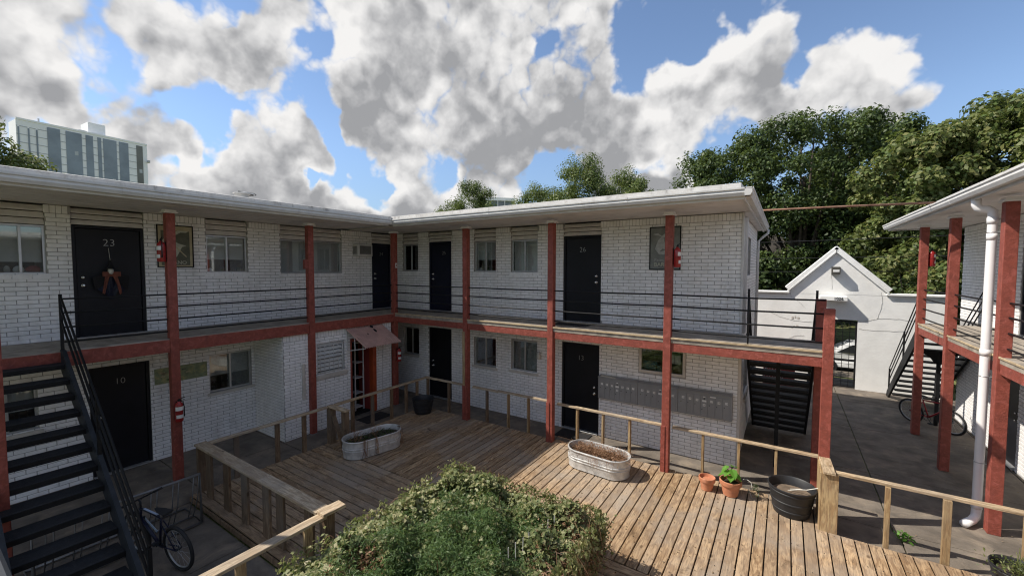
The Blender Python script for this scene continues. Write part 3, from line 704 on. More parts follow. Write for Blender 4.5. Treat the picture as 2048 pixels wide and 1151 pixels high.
# walkway
q = MB(); q.box(PXL+.05, 8.235, 2.635, .62, YB, ZS, .004); q.build('walkway', 'walk_top', back)
q = MB(); q.box(PXL+.08, 8.215, 2.712, .60, 8.234, 2.745, .003); q.build('walkway_nosing', 'walk_edge', back)
q = MB(); q.box(XL, 8.33, 2.482, .55, YB, 2.5); q.build('walkway_ceiling', 'soffit', back)
for a, b in ((PXL+.07, -6.92), (-6.78, -4.45), (-4.31, -1.93), (-1.79, .53)): beam_(back, (a, 8.285, 2.593), (b, 8.285, 2.593))
beam_(back, (.585, 8.35, 2.593), (.585, 9.35, 2.593))
for x in (-6.85, -4.38, -1.86): post(back, x, PYB, 0, 5.05)
q = MB(); q.box(-6.9235, 8.200, 1.0, -6.842, 8.2095, 2.42, .001); q.box(-6.9255, 8.2, 1.0, -6.9205, 8.29, 2.42, .001); q.build('bare_wood_patch', 'bare_z', back)
for x in (-6.85, -4.38, -1.86, .60):
    q = MB(); q.box(x-.078, 8.195, 0, x-.0, 8.2095, 1.02, .002); q.build('post_patch', 'red_post', back)
post(back, .60, PYB, 0, 3.42, .145, cap=False); post(back, .56, 9.42, 0, 3.50, .145, cap=False)
for a, b in ((PXL, -6.9), (-6.8, -4.43), (-4.33, -1.91), (-1.81, .55)): rails(back, (a+.02, 8.30), (b, 8.30))
q = MB()
for x in (-.52,): q.tube([(x, 8.30, 2.73), (x, 8.30, 3.57)], .014, 6)
q.build('guard_upright', 'black_metal', back, True)
# roof
q = MB(); q.box(-16, 7.47, 5.20, -.58, 14.45, 5.30); q.build('roof_deck', 'white_trim', back)
q = MB(); q.extrude([(7.43, 5.302), (7.44, 5.385), (7.50, 5.40), (14.4, 5.52), (14.45, 5.50), (14.45, 5.302)], lambda y, z: Vector((-16, y, z)), lambda y, z: Vector((-.62, y, z))); q.build('roof_membrane', 'roof_white', back)
wv = (YB-7.46)/7
for i in range(7): q = MB(); q.box(-8.64 if i < 1 else -10.9, 7.46+i*wv, 5.165+.001*i, -.60, 7.46+(i+1)*wv-.006, 5.19); q.build('soffit_board', 'soffit', back)
q = MB(); q.box(-.738, YB+.01, 5.166, -.60, 14.4, 5.19); q.build('soffit_board', 'soffit', back)
q = MB(); q.box(-8.60, 7.42, 5.13, -.60, 7.46, 5.31, .004); q.box(-.60, 7.42, 5.131, -.56, 14.45, 5.309, .004); q.build('fascia', 'white_trim', back)
gutter(back, (-8.52, 7.418), (-.45, 7.418), (0, -1), 5.17); gutter(back, (-.558, 7.30), (-.558, 14.5), (1, 0), 5.17)
q = MB(); q.tube([(-.46, 14.3, 5.18), (-.46, 14.3, 5.08), (-.58, 14.27, 4.98), (-.69, 14.24, 4.85), (-.70, 14.24, .1)], .035, 8); q.build('downspout', 'white_trim', back, True)
# ================================================================== RIGHT WING
right = empty('apartment_wing', (XR, 9, 0), 'white brick two-storey wing on the right with a white drainpipe and three tall red posts', 'building')
RU = [(11.5, 12.55, 2, 9), (7.0, 8.2, 3.95, 9)]; RLo = [(12.35, 13.25, -1, 2.12), (11.1, 11.9, 1.2, 2.1), (7.4, 8.6, 1.2, 2.1)]
m_ = MB(); wall_boxes(m_, FR, -2, 15.9, 2.6, ZT, RU); wall_boxes(m_, FR, -2, 15.9, 0, 2.6, RLo)
m_.box(XR+.16, 15.74, 0, 9, 15.9, ZT); m_.box(8.8, -2, 0, 9, 15.74, ZT); m_.box(XR+.16, -2, 2.5, 8.8, 15.74, 2.6); m_.box(XR+.16, -2, 0, 8.8, -1.8, ZT)
m_.build('wall', 'mortar', right); pool = []
lay_bricks(right, FR, brick_rects(4.5, 15.9, ZS+.01, ZT, RU, .15), pool); lay_bricks(right, FR, brick_rects(4.5, 15.9, 0, 2.47, RLo), pool)
lay_bricks(right, FRE, brick_rects(XR, 9, 0, ZT, []), pool)
set_bricks(right, pool, lambda p: not inview(p) or p.y > 15.85)
door(right, FR, 11.5, 12.55, ZS, 4.82, None, hinge_left=True); window(right, FR, 7.0, 8.2, 3.95, 4.8, 1.)
door(right, FR, 12.35, 13.25, .02, 2.1, None, siding=False, hinge_left=True); window(right, FR, 11.1, 11.9, 1.2, 2.1, .3, sill='slab', siding=False); window(right, FR, 7.4, 8.6, 1.2, 2.1, 1, sill='slab', siding=False)
q = MB(); q.box(PXR-.045, -1.9, 2.635, XR, 13.97, ZS, .004); q.build('walkway', 'walk_top', right)
q = MB(); q.box(PXR-.062, -1.9, 2.712, PXR-.046, 13.95, 2.745, .003); q.build('walkway_nosing', 'walk_edge', right)
q = MB(); q.box(PXR+.045, -1.9, 2.482, XR, 13.93, 2.5); q.build('walkway_ceiling', 'soffit', right)
for y in (4.3, 6.8, 9.27, 11.68, 13.87): post(right, PXR, y, 0, 5.05, .15)
for a, b in ((4.37, 6.73), (6.87, 9.19), (9.35, 11.60), (11.76, 13.79)): beam_(right, (PXR, a, 2.593), (PXR, b, 2.593)); rails(right, (PXR+.03, a-.04), (PXR+.03, b+.04))
q = MB(); q.box(2.46, -2, 5.20, 9.3, 16.0, 5.30); q.build('roof_deck', 'white_trim', right)
q = MB(); q.extrude([(2.44, 5.302), (2.45, 5.385), (2.52, 5.40), (9.3, 5.55), (9.3, 5.302)], lambda x, z: Vector((x, -2, z)), lambda x, z: Vector((x, 15.9, z))); q.build('roof_membrane', 'roof_white', right)
wv = (XR-2.46)/5
for i in range(5): q = MB(); q.box(2.46+i*wv, -1.9, 5.165+.001*i, 2.46+(i+1)*wv-.006, 15.9, 5.19); q.build('soffit_board', 'soffit', right)
q = MB(); q.box(2.42, -2, 5.13, 2.46, 15.96, 5.31, .004); q.box(2.46, 15.92, 5.131, 9.3, 15.96, 5.309, .004); q.build('fascia', 'white_trim', right)
gutter(right, (2.418, -2), (2.418, 16.0), (-1, 0), 5.17)
q = MB(); P = [(2.47, 9.51, 5.17), (2.47, 9.51, 5.06), (2.49, 9.505, 5.01), (2.54, 9.50, 4.985), (2.60, 9.49, 4.975), (2.64, 9.48, 4.94), (2.65, 9.48, 4.85), (2.65, 9.48, .20), (2.64, 9.46, .12), (2.58, 9.38, .075), (2.45, 9.2, .07)]
q.tube(P, .058, 16); dp = q.build('drainpipe', 'pvc', right, True)
for z, r in ((4.80, .066), (4.55, .062), (2.75, .064), (.30, .066)): q = MB(); q.tube([(2.65, 9.48, z-.05), (2.65, 9.48, z+.05)], r, 16); q.build('pipe_coupling', 'pvc', dp, True)
for z in (4.62, 2.38, 1.0): q = MB(); q.tube([(2.65, 9.48, z-.006), (2.65, 9.48, z+.006)], .0625, 16); q.tube([(2.70, 9.44, z), (2.80, 9.38, z)], .006, 6); q.build('strap', 'aluminium', dp, True)
q = MB(); q.tube([(-.5, 10.74, 5.33), (1.0, 11.0, 5.335), (2.5, 11.29, 5.33)], .022, 8)
tag(q.build('pipe', 'rust_pipe', None, True), 'long rusty brown pipe spanning between the roofs of the back and right wings', 'pipe')
# near wing: only its rail top reaches the picture
q = MB(); q.box(-8.0, .0, 3.50, 3, .10, 3.56, .006); q.box(-8, .02, 2.6, 3, .08, 3.49, .004)
nr = empty('guard_wall', (-1, .08, 2.6), 'grey capped guard wall of the near walkway cut by the lower left picture corner', 'railing')
q.build('rail_cap', 'dark_steel', nr)
# ================================================================== STAIRS (local frame: top at origin, goes down along +x, width along y)
def staircase(loc, rz, width, run, rise, n, label, rail_sides=(0, 1), rail_r=.016, closed=False, zbase=0., rail_h=.92, tmat='tread', smat='dark_steel', tw=.55, lips=True):
    st = empty('staircase', loc, label, 'staircase', None, rz, world=False)
    top = rise*n; tot = run*n
    for y in (0, width):
        q = MB(); yy = (y-.025, y+.025)
        pr = [(-.02, -.30), (tot-.05, -top-.0), (tot+.20, -top-.0), (tot+.12, -top+.16), (.10, .02), (-.02, .02)]
        q.extrude(pr, lambda x, z: Vector((x, yy[0], z)), lambda x, z: Vector((x, yy[1], z))); q.build('stringer', smat, st)
    me = MB().cbox(Vector((0, 0, 0)), (run*tw, width/2-.027, .02), .004).mesh('tread', tmat)
    lip = MB().box(-run*.55, -(width/2-.027), -.075, -run*.55+.012, width/2-.027, -.021).box(run*.55-.006, -(width/2-.027), -.05, run*.55+.006, width/2-.027, .015).mesh('tread_lip', 'black_metal')
    for i in range(n-1):
        o = inst('tread', me, st, (run*(i+.5), width/2, -rise*(i+1))); lips and inst('tread_lip', lip, o)
    for sd_ in rail_sides:
        y = width*sd_
        for h in (rail_h, rail_h-.20, rail_h-.40):
            q = MB(); q.tube([(.02, y, h-.02), (tot-.02, y, h-top+.02)], rail_r, 8); q.build('handrail' if h == rail_h else 'guard_rail', 'black_metal', st, True)
        for f in (0.0, .5, 1.0):
            q = MB(); x = .02+f*(tot-.04); z = -top*f
            q.beam((x, y, z-.06 if f < 1 else z+.06), (x, y, z+rail_h), .038, .038, up=(1, 0, 0)); q.build('baluster', 'black_metal', st)
    return st
staircase((PXL+.03, .62, ZS), 0, .93, .262, ZS/14, 14, 'black steel open-riser staircase dropping from the left walkway beside door 10', (1,), rail_r=.015, rail_h=.90)
# the two stairs at the far ends of the walkways go down towards the gate (+Y)
s2 = staircase((.50, 9.50, ZS), math.pi/2, 1.10, .222, ZS/13, 13, 'black steel staircase seen from below behind the end of the back walkway', (0, 1), rail_r=.014, smat='black_metal')
q = MB(); q.beam((.45, .57, -2.73), (.45, .57, -.35), .07, .07, up=(1, 0, 0)); q.build('support_post', 'black_metal', s2)
q = MB(); P = [(-.55, 0)]+[(-.55+.45*math.sin(a), -.30*(1-math.cos(a))-.10) for a in np.linspace(.3, 1.5, 6)]+[(.55-.45*math.sin(a), -.30*(1-math.cos(a))-.10) for a in np.linspace(1.5, .3, 6)]+[(.55, 0)]
q.extrude(P, lambda y, z: Vector((.44, .55+y, z-.10)), lambda y, z: Vector((.47, .55+y, z-.10))); q.build('bracket', 'black_metal', s2)
s3 = staircase((3.88, 14.02, ZS), math.pi/2, 1.05, .245, ZS/14, 14, 'black steel staircase rising past the white gate wall to the right wing', (0, 1), rail_r=.014, smat='black_metal', tmat='black_metal', tw=.42, lips=False)
q = MB(); q.beam((.9, .52, -2.73), (.9, .52, -1.1), .07, .07, up=(1, 0, 0)); q.build('support_post', 'black_metal', s3)
q = MB(); q.extrude([(y-.0, z) for y, z in P], lambda y, z: Vector((.88, .52+y*.9, z-.75)), lambda y, z: Vector((.91, .52+y*.9, z-.75))); q.build('bracket', 'black_metal', s3)

# ================================================================== DECK
ZD = .115
deck = empty('wooden_deck', (-3, 5, 0), 'weathered brown plank deck filling the middle of the courtyard', 'deck')
def plank(ax, a0, a1, b0, b1, z=ZD):
    q = MB(); dz = random.uniform(-.003, .003); e0, e1 = random.uniform(-.012, .012), random.uniform(-.012, .012)
    if ax == 'y': q.box(a0, b0+e0, z-.032+dz, a1, b1+e1, z+dz, .004)
    else: q.box(b0+e0, a0, z-.032+dz, b1+e1, a1, z+dz, .004)
    q.build('deck_plank', 'deck_'+ax, deck)
x = -8.50; pw = .1385
while x < 5.2:
    yb = 8.40 if x < .55 else 7.66
    plank('y', x, x+pw-.0, 5.31, yb)
    x += pw+.016+random.uniform(-.001, .002)
y = 5.285
row = 0
while y > 1.0:
    x0 = -8.50 if y-pw > 2.72 else -4.85; cuts = [x0]
    c = x0+random.choice((1.4, 2.4, 3.1, 3.8))
    while c < 4.6: cuts.append(c); c += 3.66
    cuts.append(5.2)
    for a, b in zip(cuts, cuts[1:]): plank('x', y-pw, y, a+.002, b-.002)
    if y-pw > 2.72: yend = y-pw
    y -= pw+.0155; row += 1
q = MB(); q.box(-8.47, yend+.02, 0, .55, 8.36, .06); q.box(.55, 2.76, 0, 5.2, 7.62, .06); q.box(-4.8, 1.0, 0, 5.2, 2.76, .06); q.build('joists', 'soil', deck)
for a, b, c, d in ((-8.53, yend-.03, -8.503, 8.40), (-8.50, yend-.03, -4.86, yend-.003), (-4.88, 1.0, -4.855, yend-.032)):
    q = MB(); q.box(a, b, 0, c, d, ZD-.035, .004); q.build('fascia_board', 'old_z', deck)
q = MB(); q.box(.62, 7.672, 0, 5.2, 7.70, ZD-.02, .004); q.build('fascia_board', 'old_z', deck)
for k_ in range(1):
    q = MB()
    for i in range(1500):
        x = -8.43+random.randrange(90)*.1545+random.choice((.025, .11)); y = random.choice((5.42, 5.95, 6.5, 7.05, 7.6, 8.2))+random.uniform(-.01, .01)
        if x > .5 and y > 7.6: continue
        q.add([(x+.006*math.cos(a), y+.006*math.sin(a), ZD+.0038) for a in (0, 1.05, 2.1, 3.14, 4.2, 5.2)], [(0, 1, 2, 3, 4, 5)])
    tag(q.build('nail_heads', 'rubber', deck), kind='stuff')
# fallen leaves and grit
def scatter(name, matn, n, fn, size, label, cat=None, kind='stuff', parent=None):
    q = MB()
    for i in range(n):
        x, y, z = fn(); s_ = size*random.uniform(.5, 1.4); a = random.uniform(0, 6.28); ux, uy = math.cos(a)*s_, math.sin(a)*s_
        t1, t2 = random.uniform(0, .6)*s_, random.uniform(0, .6)*s_
        q.add([(x-ux, y-uy, z), (x+uy*.5, y-ux*.5, z+t1), (x+ux, y+uy, z+.2*s_), (x-uy*.5, y+ux*.5, z+t2)], [(0, 1, 2, 3)])
    o = q.build(name, matn, parent)
    if not parent: tag(o, label, cat)
    tag(o, kind=kind); return o
def dpos():
    while True:
        x, y = random.uniform(-8.4, 4.5), random.uniform(2.9, 8.3)
        if x > .5 and y > 7.6: continue
        k = random.random()
        dens = .25+.75*math.exp(-((x+1.6)**2/1.2+(y-5.6)**2/1.5))+.8*math.exp(-((x+7.2)**2/.8+(y-5.4)**2/.6))+.4*math.exp(-((x+2.6)**2/1.5+(y-7.4)**2/.5))
        if k < dens: return x, y, ZD+.004
scatter('leaf_litter', 'leaf_litter', 900, dpos, .015, 'dry brown leaf crumbs scattered over the deck planks', 'litter')

# ================================================================== DECK RAILINGS
def rail_thing(loc, label): return empty('deck_railing', loc, label, 'railing', 'wooden railings round the deck')
def rb(par, a, b, w_=.14, h=.038, m_='rail_x', name='top_rail', c=.004): q = MB(); q.beam(a, b, w_, h, c=c); return q.build(name, m_, par)
def rp(par, x, y, wx, wy, z0, z1, m_='old_z', name='rail_post'): q = MB(); q.box(x-wx/2, y-wy/2, z0, x+wx/2, y+wy/2, z1, .004); return q.build(name, m_, par)
RZ = .95
ra = rail_thing((-8.45, 5, 0), 'dark weathered wooden railing along the left edge of the deck before the closet door')
rb(ra, (-8.45, 3.10, RZ), (-8.45, 5.36, RZ), .10, .036, 'rail_y'); rb(ra, (-8.45, 5.56, RZ), (-8.45, 8.50, RZ), .10, .036, 'rail_y')
for y, x in ((3.55, -8.50), (4.30, -8.50), (4.86, -8.50), (6.05, -8.50), (6.62, -8.50), (7.22, -8.50), (7.72, -8.50), (8.12, -8.50)): rp(ra, x, y, .04, .09, 0, RZ-.02)
rp(ra, -8.44, 5.46, .14, .14, 0, RZ-.02); rb(ra, (-8.50, 5.46, RZ), (-7.86, 5.46, RZ), .14, .036, 'rail_x'); rp(ra, -7.93, 5.46, .12, .12, ZD, RZ-.02)
q = MB(); q.beam((-8.36, 5.46, .75), (-8.0, 5.46, .14), .035, .09, up=(0, 1, 0)); q.build('brace', 'old_z', ra)
rb_ = rail_thing((-5, 8.43, 0), 'wooden railing between the tall red posts along the back edge of the deck')
YR = 8.44; segs = [(-8.50, -6.94), (-6.76, -5.95), (-5.98, -4.47), (-4.29, -1.95), (-1.77, .58)]
for i, (a, b) in enumerate(segs): rb(rb_, (a, YR, RZ+(.02 if i == 2 else 0)), (b, YR, RZ+(.02 if i == 2 else 0)), .09, .038, 'rail_x')
for x in (-8.42, -7.62, -6.32, -5.66, -5.08, -3.80, -2.62, -3.2, -1.22, -.62, -.05): rp(rb_, x, YR+.02, .042, .088, 0, RZ-.02, 'old_z' if x < -5.9 else 'bare_z')
rc = rail_thing((-6.6, 3.0, 0), 'wide-planked wooden railing by the bicycle rack with one sunlit end')
rb(rc, (-8.56, 3.0, RZ), (-6.35, 3.0, RZ), .19, .038, 'rail_x'); rb(rc, (-6.34, 3.0, RZ+.003), (-4.86, 3.0, RZ+.003), .19, .038, 'rail_x')
rp(rc, -8.50, 3.0, .09, .14, 0, RZ-.02)
for x in (-8.12, -7.47, -6.86, -6.21, -5.83, -5.12): rp(rc, x, 2.97, .19, .04, 0 if x > -8 else .1, RZ-.02)
rp(rc, -4.80, 3.02, .12, .14, 0, RZ-.0)
rb(rc, (-4.76, 2.90, RZ+.042), (-4.74, 3.20, RZ+.042), .17, .038, 'rail_y', 'cap_board')
rd = rail_thing((-4.78, 2.0, 0), 'sunlit wooden railing running towards the camera beside the planter')
rb(rd, (-4.78, 1.1, RZ), (-4.76, 2.95, RZ), .14, .038, 'rail_y')
for y in (2.75, 2.0, 1.3): rp(rd, -4.78, y, .05, .10, 0, RZ-.02, 'bare_z')
re_ = rail_thing((2.5, 7.75, 0), 'light wooden railing on the right edge of the deck by the white drainpipe')
YQ = 7.80
q = MB(); q.box(.545, 7.66, 0, .745, 7.70, 1.0, .004); q.box(.52, 7.662, 0, .543, 8.28, 1.0, .004); q.build('corner_board', 'bare_z', re_)
q = MB(); q.box(.545, 7.702, 0, .67, 7.86, 1.0, .004); q.build('rail_post', 'bare_z', re_)
q = MB(); q.beam((.63, 7.62, 1.022), (.60, 8.30, 1.022), .15, .038, c=.004); q.build('cap_board', 'rail_y', re_)
rb(re_, (.71, YQ, .99), (5.2, YQ, .99), .09, .042, 'rail_x')
for x in (1.30, 1.90, 2.62, 3.4, 4.2): rp(re_, x, YQ-.06, .085 if x != 1.3 else .06, .05, 0, .968, 'bare_z')

# ================================================================== BOTTOM LAYERS OF PLANT GEOMETRY
def leaves_mesh(P, N, size, asp=.55, jitter=.6, seed=1, fold=.25):
    """one 4-vertex leaf per point, facing roughly N"""
    rng = np.random.default_rng(seed); n = len(P)
    nrm = N+rng.normal(0, jitter, (n, 3)); nrm /= np.linalg.norm(nrm, axis=1)[:, None]+1e-9
    a = rng.normal(0, 1, (n, 3)); t = np.cross(nrm, a); t /= np.linalg.norm(t, axis=1)[:, None]+1e-9
    b = np.cross(nrm, t); s_ = size*rng.uniform(.55, 1.35, (n, 1))
    v = np.stack([P-t*s_, P-b*s_*asp+nrm*s_*fold, P+t*s_, P+b*s_*asp+nrm*s_*fold*.6], 1).reshape(-1, 3)
    return v
def np_mesh(name, v, matn, parent=None, per=4):
    v = v-np.array(parent.get('_o', (0, 0, 0)) if parent else (0, 0, 0)); n = len(v)//per; me = bpy.data.meshes.new(name); me.vertices.add(len(v)); me.vertices.foreach_set('co', v.astype(np.float32).ravel())
    me.loops.add(len(v)); me.loops.foreach_set('vertex_index', np.arange(len(v), dtype=np.int32))
    me.polygons.add(n); me.polygons.foreach_set('loop_start', np.arange(0, len(v), per, dtype=np.int32)); me.polygons.foreach_set('loop_total', np.full(n, per, dtype=np.int32))
    me.update(calc_edges=True); me.validate(); me.materials.append(M[matn])
    o = bpy.data.objects.new(name, me); COL.objects.link(o)
    if parent: o.parent = parent; o['_o'] = parent.get('_o', (0, 0, 0))
    return o

# ------------------------------------------------------------------ planter mound
pb = empty('planter_shrub', (-3.1, 3.6, ZD), 'big green ivy and fern mound sprawling over a wooden planter in the deck', 'shrub')
PX0, PX1, PY0, PY1 = -4.35, -1.98, 1.6, 5.02
for a, b, c, d in ((PX0, PY1-.04, PX1, PY1), (PX0, PY0, PX0+.04, PY1-.042), (PX1-.04, PY0, PX1, PY1-.042)):
    for k in range(3): q = MB(); q.box(a, b, ZD+.002+k*.155, c, d, ZD+.15+k*.155, .005); q.build('planter_board', 'rail_x' if b == PY1-.04 else 'rail_y', pb).location = Vector((0, 0, 0))
q = MB(); q.box(PX0+.045, PY0, .12, PX1-.045, PY1-.045, .54); q.build('soil', 'soil', pb)
rng = np.random.default_rng(5)
def hfield(x, y):
    ex = np.minimum(np.minimum(x-PX0+.28, PX1+.22-x)/.55, 1); ey = np.minimum((PY1+.22-y)/.55, 1)
    e = np.clip(np.minimum(ex, ey), 0, 1)**.5
    b = .10*np.sin(x*4.1+1.3)*np.cos(y*3.3)+.06*np.sin(x*9+y*7)+.05*np.cos(y*11-x*5)
    return .42+.46*e+b*e+.08*np.clip(3.9-y, -1, 1)*0
def mound_pts(n, x0, x1, y0, y1, keep, lift=(-.10, .05)):
    out = []
    while len(out) < n:
        x = rng.uniform(x0, x1, n); y = rng.uniform(y0, y1, n); k = keep(x, y); ok = rng.uniform(0, 1, n) < k
        z = hfield(x, y)+rng.uniform(lift[0], lift[1], n)
        out += [p for p, o in zip(zip(x, y, z), ok) if o]
    return np.array(out[:n])
core = lambda x, y: np.exp(-(((x+3.05)/.80)**4+(np.clip(y-3.2, 0, 9)/1.15)**4))
clump = lambda x, y: .14+.86*(np.sin(x*7+2*np.sin(y*5))*np.cos(y*6.3+x*2) > -.15)
up = np.array([0, -.15, 1.])
P1 = mound_pts(24000, PX0-.15, PX1+.12, PY0+.6, PY1+.16, lambda x, y: (1-core(x, y)*.93)*clump(x, y), (-.12, .07))
np_mesh('ivy_leaves', leaves_mesh(P1, np.tile(up, (len(P1), 1)), .030, .75, .55, 3), 'leaf_ivy', pb)['kind'] = 'stuff'
P2 = mound_pts(52000, PX0, PX1, PY0+.6, PY1, lambda x, y: core(x, y)*(.22+.78*(np.sin(x*8+y*3)*np.sin(y*9-x*4) > -.3)), (-.18, .13))
np_mesh('fern_leaves', leaves_mesh(P2, np.tile(up, (len(P2), 1)), .022, .20, .8, 4), 'leaf_fern', pb)['kind'] = 'stuff'
# under-layer so that the soil does not show, twiggy, its leaf colour darkened as inner shade
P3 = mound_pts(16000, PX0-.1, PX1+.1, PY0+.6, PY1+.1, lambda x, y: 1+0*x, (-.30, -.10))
np_mesh('inner_leaves', leaves_mesh(P3, np.tile(up, (len(P3), 1)), .03, .6, .9, 5), 'leaf_inner_shade', pb)['kind'] = 'stuff'
q = MB()
for i in range(420):
    x, y = rng.uniform(PX0, PX1), rng.uniform(PY0+.8, PY1+.1); z = float(hfield(np.array(x), np.array(y))); d = Vector((rng.normal(0, .5), rng.normal(0, .5), 1)).normalized(); L_ = rng.uniform(.06, .20)
    p0 = Vector((x, y, z-.08)); q.tube([p0, p0+d*L_*.6, p0+d*L_+Vector((rng.normal(0, .02), rng.normal(0, .02), -.01))], .0022, 3, caps=False)
tag(q.build('twig', 'leaf_dry', pb), kind='stuff')
# skirts hanging over the sides
Q = []; Nn = []
for i in range(15000):
    s_ = rng.uniform(); 
    if s_ < .42: x = PX1+abs(rng.normal(.03, .07)); y = rng.uniform(3.3, PY1+.1); nn = (1, -.2, .3); zz_ = rng.uniform(.20 if y > 4.45 else .1, .88)
    elif s_ < .72: x = rng.uniform(PX0, PX1+.1); y = PY1+abs(rng.normal(.03, .06)); nn = (0, .6, .6); zz_ = rng.uniform(.25, .9)
    else: x = PX0-abs(rng.normal(.04, .08)); y = rng.uniform(2.2, PY1+.1); nn = (-1, -.2, .5); zz_ = rng.uniform(.3, .9)
    if rng.uniform() > (zz_-.05)*1.25: continue
    if math.sin(x*9+y*11)*math.cos(zz_*8+y*4) < -.45: continue
    Q.append((x, y, zz_)); Nn.append(nn)
np_mesh('hanging_leaves', leaves_mesh(np.array(Q), np.array(Nn, float), .024, .7, .7, 6), 'leaf_ivy', pb)['kind'] = 'stuff'
Q = []
for i in range(7000):
    cx, cy, r = random.choice(((-2.15, 4.55, .36), (-2.1, 4.0, .30), (-2.0, 4.8, .25), (-4.25, 2.9, .25), (-3.7, 2.65, .3), (-2.6, 4.9, .3)))
    Q.append((cx+rng.normal(0, r*.5), cy+rng.normal(0, r*.6), 0)); 
Q = np.array(Q); Q[:, 2] = hfield(Q[:, 0], Q[:, 1])+rng.uniform(-.1, .05, len(Q))
np_mesh('dry_leaves', leaves_mesh(Q, np.tile(up, (len(Q), 1)), .020, .4, .9, 7), 'leaf_dry', pb)['kind'] = 'stuff'
q = MB()
for i in range(150):
    side = random.random(); 
    if side < .55: p = Vector((PX1+random.uniform(-.15, .05), random.uniform(3.3, PY1), random.uniform(.7, .95))); d = Vector((random.uniform(.1, .5), random.uniform(-.3, .3), .1))
    elif side < .8: p = Vector((random.uniform(PX0, PX1), PY1, random.uniform(.75, .95))); d = Vector((random.uniform(-.3, .3), random.uniform(.1, .4), .25))
    else: p = Vector((PX0, random.uniform(2.4, PY1), random.uniform(.7, .9))); d = Vector((-random.uniform(.1, .4), random.uniform(-.3, .3), .2))
    L = []; 
    for k in range(7):
        L.append(p.copy()); p = p+d*.09; d.z -= random.uniform(.12, .34)*(1 if side < .8 else .6); d.x += random.uniform(-.12, .12); d.y += random.uniform(-.12, .12); p.z = max(p.z, ZD+.01)
    q.tube(L, .0028, 4, caps=False)
tag(q.build('hanging_stem', 'leaf_dry', pb), kind='stuff')
q = MB(); q.tube([(-4.62, 2.6, .1), (-4.50, 2.72, .45), (-4.42, 2.85, .8)], [.05, .04, .02], 8); q.build('old_trunk', 'bare_z', pb, True)
def stakes(loc, pts, label):
    s_ = empty('garden_edging', loc, label, 'garden edging', 'white wire edging in the planter')
    for x, y, z in pts: q = MB(); q.beam((x, y, z-.32), (x+random.uniform(-.01, .01), y, z-.03), .010, .005, up=(1, 0, 0)); q.build('stake', 'label_white', s_)
stakes((-2.4, 4.3, .6), [(-2.28-.02*i, 4.72-.115*i, 1.02) for i in range(11)], 'row of thin white stakes poking out of the shrub at its right side')
stakes((-4.2, 2.5, .6), [(-3.95+.1*i, 2.62-.03*i, 1.0) for i in range(7)], 'row of thin white stakes at the lower left foot of the shrub')

# ================================================================== TROUGHS, POTS, TUBS
def trough(loc, rz, label, sprig):
    t_ = empty('stock_tank', loc, label, 'planter', 'galvanised stock tanks used as planters', rz, world=False)
    R_ = .30; L_ = .32; prof = [(R_-.02, 0), (R_-.005, .01), (R_-.01, .06), (R_, .10)]
    for z in (.165, .215): prof += [(R_, z-.012), (R_+.012, z-.006), (R_+.012, z+.006), (R_, z+.012)]
    prof += [(R_-.002, .34), (R_+.016, .345), (R_+.020, .36), (R_+.014, .372), (R_-.004, .372), (R_-.010, .36), (R_-.012, .22)]
    q = MB(); q.lathe(prof, 48, stad=L_, cap0=True); q.build('tank_wall', 'galv', t_, 'auto')
    q = MB(); q.lathe([(.01, .27), (R_-.10, .28), (R_-.011, .255)], 48, stad=L_); q.build('soil', 'soil', t_, True)
    rg = np.random.default_rng(int(abs(loc[0]*100)))
    def pos(n, sx, sy, z0, z1):
        x = rg.uniform(-L_-.22, L_+.24, n); y = rg.normal(0, .13, n).clip(-.25, .25); return np.stack([x*sx, y*sy, rg.uniform(z0, z1, n)], 1)
    if sprig == 'dry':
        Pq = pos(3200, .85, 1, .28, .42)
        np_mesh('dry_leaves', leaves_mesh(Pq, np.tile([0, 0, 1.], (len(Pq), 1)), .022, .16, .9, 8), 'leaf_dry', t_)['kind'] = 'stuff'
        q = MB()
        for i in range(300):
            a = Vector((rg.uniform(-.48, .50), rg.normal(0, .12), .28)); d = Vector((rg.normal(0, .11), rg.normal(-.02, .10), rg.uniform(.02, .10)))
            q.tube([a, a+d, a+d*1.7+Vector((0, 0, -.03))], .0022, 3, caps=False)
        for i in range(12):
            a = Vector((rg.uniform(-.1, .4), -.28, .38)); q.tube([a+Vector((0, .12, -.02)), a, a+Vector((rg.uniform(-.03, .05), -.06, -.08)), a+Vector((rg.uniform(-.03, .06), -.05, -.2))], .0025, 3, caps=False)
        tag(q.build('dry_stem', 'leaf_dry', t_), kind='stuff')
    else:
        Pq = pos(900, .9, 1, .26, .31)
        np_mesh('small_weeds', leaves_mesh(Pq, np.tile([0, 0, 1.], (len(Pq), 1)), .020, .45, .9, 9), 'leaf_dark', t_)['kind'] = 'stuff'
        q = MB()
        for i in range(46):
            a = Vector((rg.choice((-.36, .05, -.3)), rg.normal(0, .08), .28)); d = Vector((rg.normal(0, .09), rg.normal(0, .09), rg.uniform(.10, .26)))
            q.tube([a, a+d*.6, a+d+Vector((rg.normal(0, .05), 0, -.03))], .0028, 3, caps=False)
        for u in (-.05, -.3, .6):
            for i in range(6): a = Vector((u+rg.normal(0, .02), -.30, .38)) if u < .5 else Vector((.6, rg.normal(-.1, .04), .38)); q.tube([a+Vector((0, .08, -.03)), a+Vector((0, -.02, .01)), a+Vector((rg.normal(0, .02), -.04, -.15)), a+Vector((rg.normal(0, .03), -.04, -.34))], .004, 3, caps=False)
        tag(q.build('dry_stem', 'leaf_dry', t_), kind='stuff')
    return t_
trough((-7.36, 5.72, ZD+.012), rad(76), 'shaded galvanised stock tank with weeds beside the braced gate post', 'weeds')
trough((-2.97, 7.62, ZD+.012), rad(-4), 'sunlit oval galvanised stock tank full of dry red-brown stems', 'dry')

